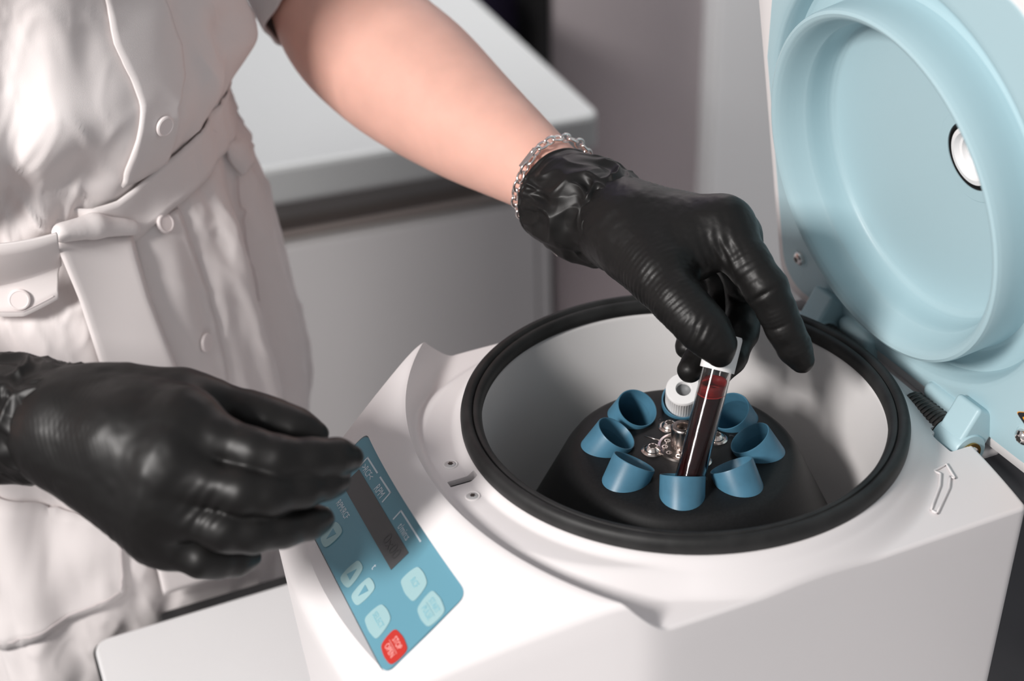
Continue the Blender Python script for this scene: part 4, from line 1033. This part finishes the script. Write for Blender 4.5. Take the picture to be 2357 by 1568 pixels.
def deco_l(V, N):
    d = .00018 * vnoise(V, 260, 1) + .0001 * vnoise(V, 700, 2)
    d = d + wrinkles(V, dep(1500, 660, D - .002), th_ax, .0030, .00042, .017, 31) + wrinkles(V, dep(1560, 712, D - .015), th_ax, .0026, .00040, .013, 33)
    d = d + wrinkles(V, dep(1608, 760, D - .026), unit(th_ax + .5 * CR), .0034, .00042, .008, 35)
    d = d + wrinkles(V, dep(1655, 590, D - .008), unit(CR * .95 + CU * .3), .0046, .00055, .010, 37) + wrinkles(V, dep(1715, 605, D - .010), unit(ix_ax1), .0032, .00018, .009, 39)
    d = d + groove(V, dep(1752, 682, D - .013), unit(ix_ax1 + ix_ax2), .0011, -.0014, .008, camdir, N)
    d = d + groove(V, dep(1787, 757, D - .008), ix_ax2, .0010, -.0006, .008, camdir, N) + wrinkles(V, dep(1790, 745, D - .010), ix_ax2, .0024, .0002, .008, 41)
    d = d + groove(V, dep(1712, 695, D + .024), unit(A(0, 0, 1)), .0012, -.0013, .010, camdir, N)
    d = d + wrinkles(V, dep(1420, 540, D + .025), unit(CR * .6 - CU * .8), .0060, .00025, .014, 43) + wrinkles(V, dep(1510, 435, D + .03), CR, .0030, .0002, .008, 45)
    d = d + wrinkles(V, dep(1850, 800, D - .002), ix_ax2, .0030, .0003, .006, 47)
    return d
cuffL = pxl([(1284, 450, D + .078, .0268), (1318, 468, D + .070, .0285), (1365, 490, D + .060, .0285), (1405, 503, D + .052, .0265), (1445, 514, D + .044, .0240)])
gl = glove('glove', 'black nitrile glove gripping the blood tube cap', palm, [f_index, f_mid, f_ring, f_pink], thumb, cuffL, .00095, deco_l)
# hand hovering over the key panel
G = 0.622
wr = dep(185, 990, G + .028); iM, mM, rM, pM = dep(425, 985, G + .004), dep(400, 1070, G - .004), dep(372, 1150, G - .002), dep(375, 1225, G + .010)
palm = [(wr, iM, .0240, .0170), (wr, mM, .0245, .0165), (wr, rM, .0235, .0155), (dep(175, 1010, G + .03), pM, .0220, .0145), (dep(100, 975, G + .036), wr, .0225, .0240),
        (dep(260, 930, G + .03), dep(420, 935, G + .028), .0165, .0145), (dep(300, 1010, G + .010), dep(380, 1060, G + .004), .022, .018), (dep(260, 1080, G + .02), dep(360, 1190, G + .006), .020, .016)]
f_index = [(iM, .0162)] + pxl([(500, 1012, G - .004, .0108), (585, 1040, G - .008, .0098), (640, 1055, G - .008, .0095), (720, 1055, G - .003, .0086), (775, 1052, G + .002, .0080), (806, 1054, G + .006, .0062)])
f_mid = [(mM, .0158)] + pxl([(470, 1110, G - .010, .0108), (560, 1132, G - .014, .0102), (620, 1138, G - .012, .0092), (700, 1124, G - .004, .0084), (755, 1110, G + .003, .0074), (778, 1106, G + .006, .0060)])
f_ring = [(rM, .0148)] + pxl([(430, 1180, G - .006, .0102), (520, 1218, G - .010, .0098), (580, 1225, G - .008, .0090), (650, 1216, G - .001, .0084), (710, 1202, G + .006, .0076), (738, 1196, G + .009, .0062)])
f_pink = [(pM, .0138)] + pxl([(410, 1255, G + .008, .0100), (465, 1285, G + .004, .0086), (500, 1290, G + .008, .0078), (545, 1290, G + .014, .0070), (575, 1284, G + .018, .0054)])
thumb = [(dep(300, 915, G + .032), .0150)] + pxl([(420, 918, G + .034, .0125), (485, 935, G + .034, .0112), (570, 958, G + .032, .0102), (630, 975, G + .030, .0098), (690, 990, G + .028, .0078), (735, 1000, G + .027, .0044)])
hx = unit(dep(425, 1050, G) - dep(185, 990, G + .028))
def deco_r(V, N):
    d = .0002 * vnoise(V, 220, 51)
    d = d + wrinkles(V, dep(150, 1000, G + .002), unit(CR * .95 + CU * .25), .0024, .00009, .024, 53) + wrinkles(V, dep(210, 930, G + .004), unit(CR * .9 - CU * .4), .0024, .00009, .018, 55)
    d = d + wrinkles(V, dep(490, 1170, G - .012), unit(CR * .8 - CU * .6), .0055, .0006, .010, 57) + wrinkles(V, dep(300, 1240, G + .01), unit(CR), .004, .00025, .012, 59)
    d = d + .0022 * np.exp(-((V - dep(395, 1030, G - .012)) ** 2).sum(1) / .011 ** 2) + .0020 * np.exp(-((V - dep(343, 1112, G - .016)) ** 2).sum(1) / .010 ** 2)
    return d
cuffR = pxl([(-75, 962, G + .058, .0330), (-10, 964, G + .050, .0300), (60, 966, G + .043, .0292), (130, 976, G + .036, .0285), (178, 984, G + .031, .0285), (212, 986, G + .028, .0282), (236, 988, G + .026, .0262)])
gr = glove('glove', 'black nitrile glove hovering over the key panel', palm, [f_index, f_mid, f_ring, f_pink], thumb, cuffR, .00105, deco_r)
# ---- silver chain bracelet under the cuff edge
aax = unit(lw - dep(1130, 318, .838)); bc = dep(1272, 417, .800); aax = unit(dep(1345, 468, .782) - dep(1180, 354, .825)); u, v, a_ = frame(aax)
br = lathe('bracelet', [(.0009, -.0004), (.0013, -.0004), (.0013, .0004), (.0009, .0004)], bc + u * .026, a_, 'silver', PER, 10, 'silver chain bracelet with a heart charm', close=True)
nl = 30
for k in range(nl):
    t = 2 * math.pi * k / nl; c = bc + .0258 * (math.cos(t) * u + math.sin(t) * v) + a_ * (.0012 * math.sin(3 * t)); tn = -math.sin(t) * u + math.cos(t) * v; rd = math.cos(t) * u + math.sin(t) * v
    s1 = a_ if k % 2 else rd; pts = [c + (.0036 * math.cos(q) * tn + .0024 * math.sin(q) * s1) for q in np.linspace(0, 2 * math.pi, 16, endpoint=False)]
    V, F = tube_vf(pts, .0008, 7, closed=True); mk('chain_link', V, F, 'silver', br)
cands = [2 * math.pi * k / 60 for k in range(60)]
pj = [project(bc + .0268 * (math.cos(t) * u + math.sin(t) * v)) for t in cands]
def near_t(px, py): return cands[int(np.argmin([(p[0] - px) ** 2 + (p[1] - py) ** 2 + 3e6 * (p[2] - .74) for p in pj]))]
t = near_t(1255, 405); c = bc + .0272 * (math.cos(t) * u + math.sin(t) * v); tn = -math.sin(t) * u + math.cos(t) * v; rd = math.cos(t) * u + math.sin(t) * v
box('name_plate', (-.0065, -.0018, -.0005), (.0065, .0018, .0005), 'silver', br, .0004, R=np.stack([tn, a_, rd], 1), o=c)
hcn = dep(1284, 566, .785)
hp = [hcn + (.0050 * math.sin(q) ** 3) * CR + (.0042 * math.cos(q) - .0016 * math.cos(2 * q) - .0006 * math.cos(3 * q)) * CU for q in np.linspace(0, 2 * math.pi, 40, endpoint=False)]
V, F = tube_vf(hp, .0009, 8, closed=True); mk('heart_charm', V, F, 'silver', br)
for dx, dy in ((1303, 572), (1318, 566)):
    c = dep(dx, dy, .785); V, F = tube_vf([c + .0026 * (math.cos(q) * CR + math.sin(q) * CU) for q in np.linspace(0, 2 * math.pi, 18, endpoint=False)], .0005, 7, closed=True); mk('chain_link', V, F, 'silver', br)
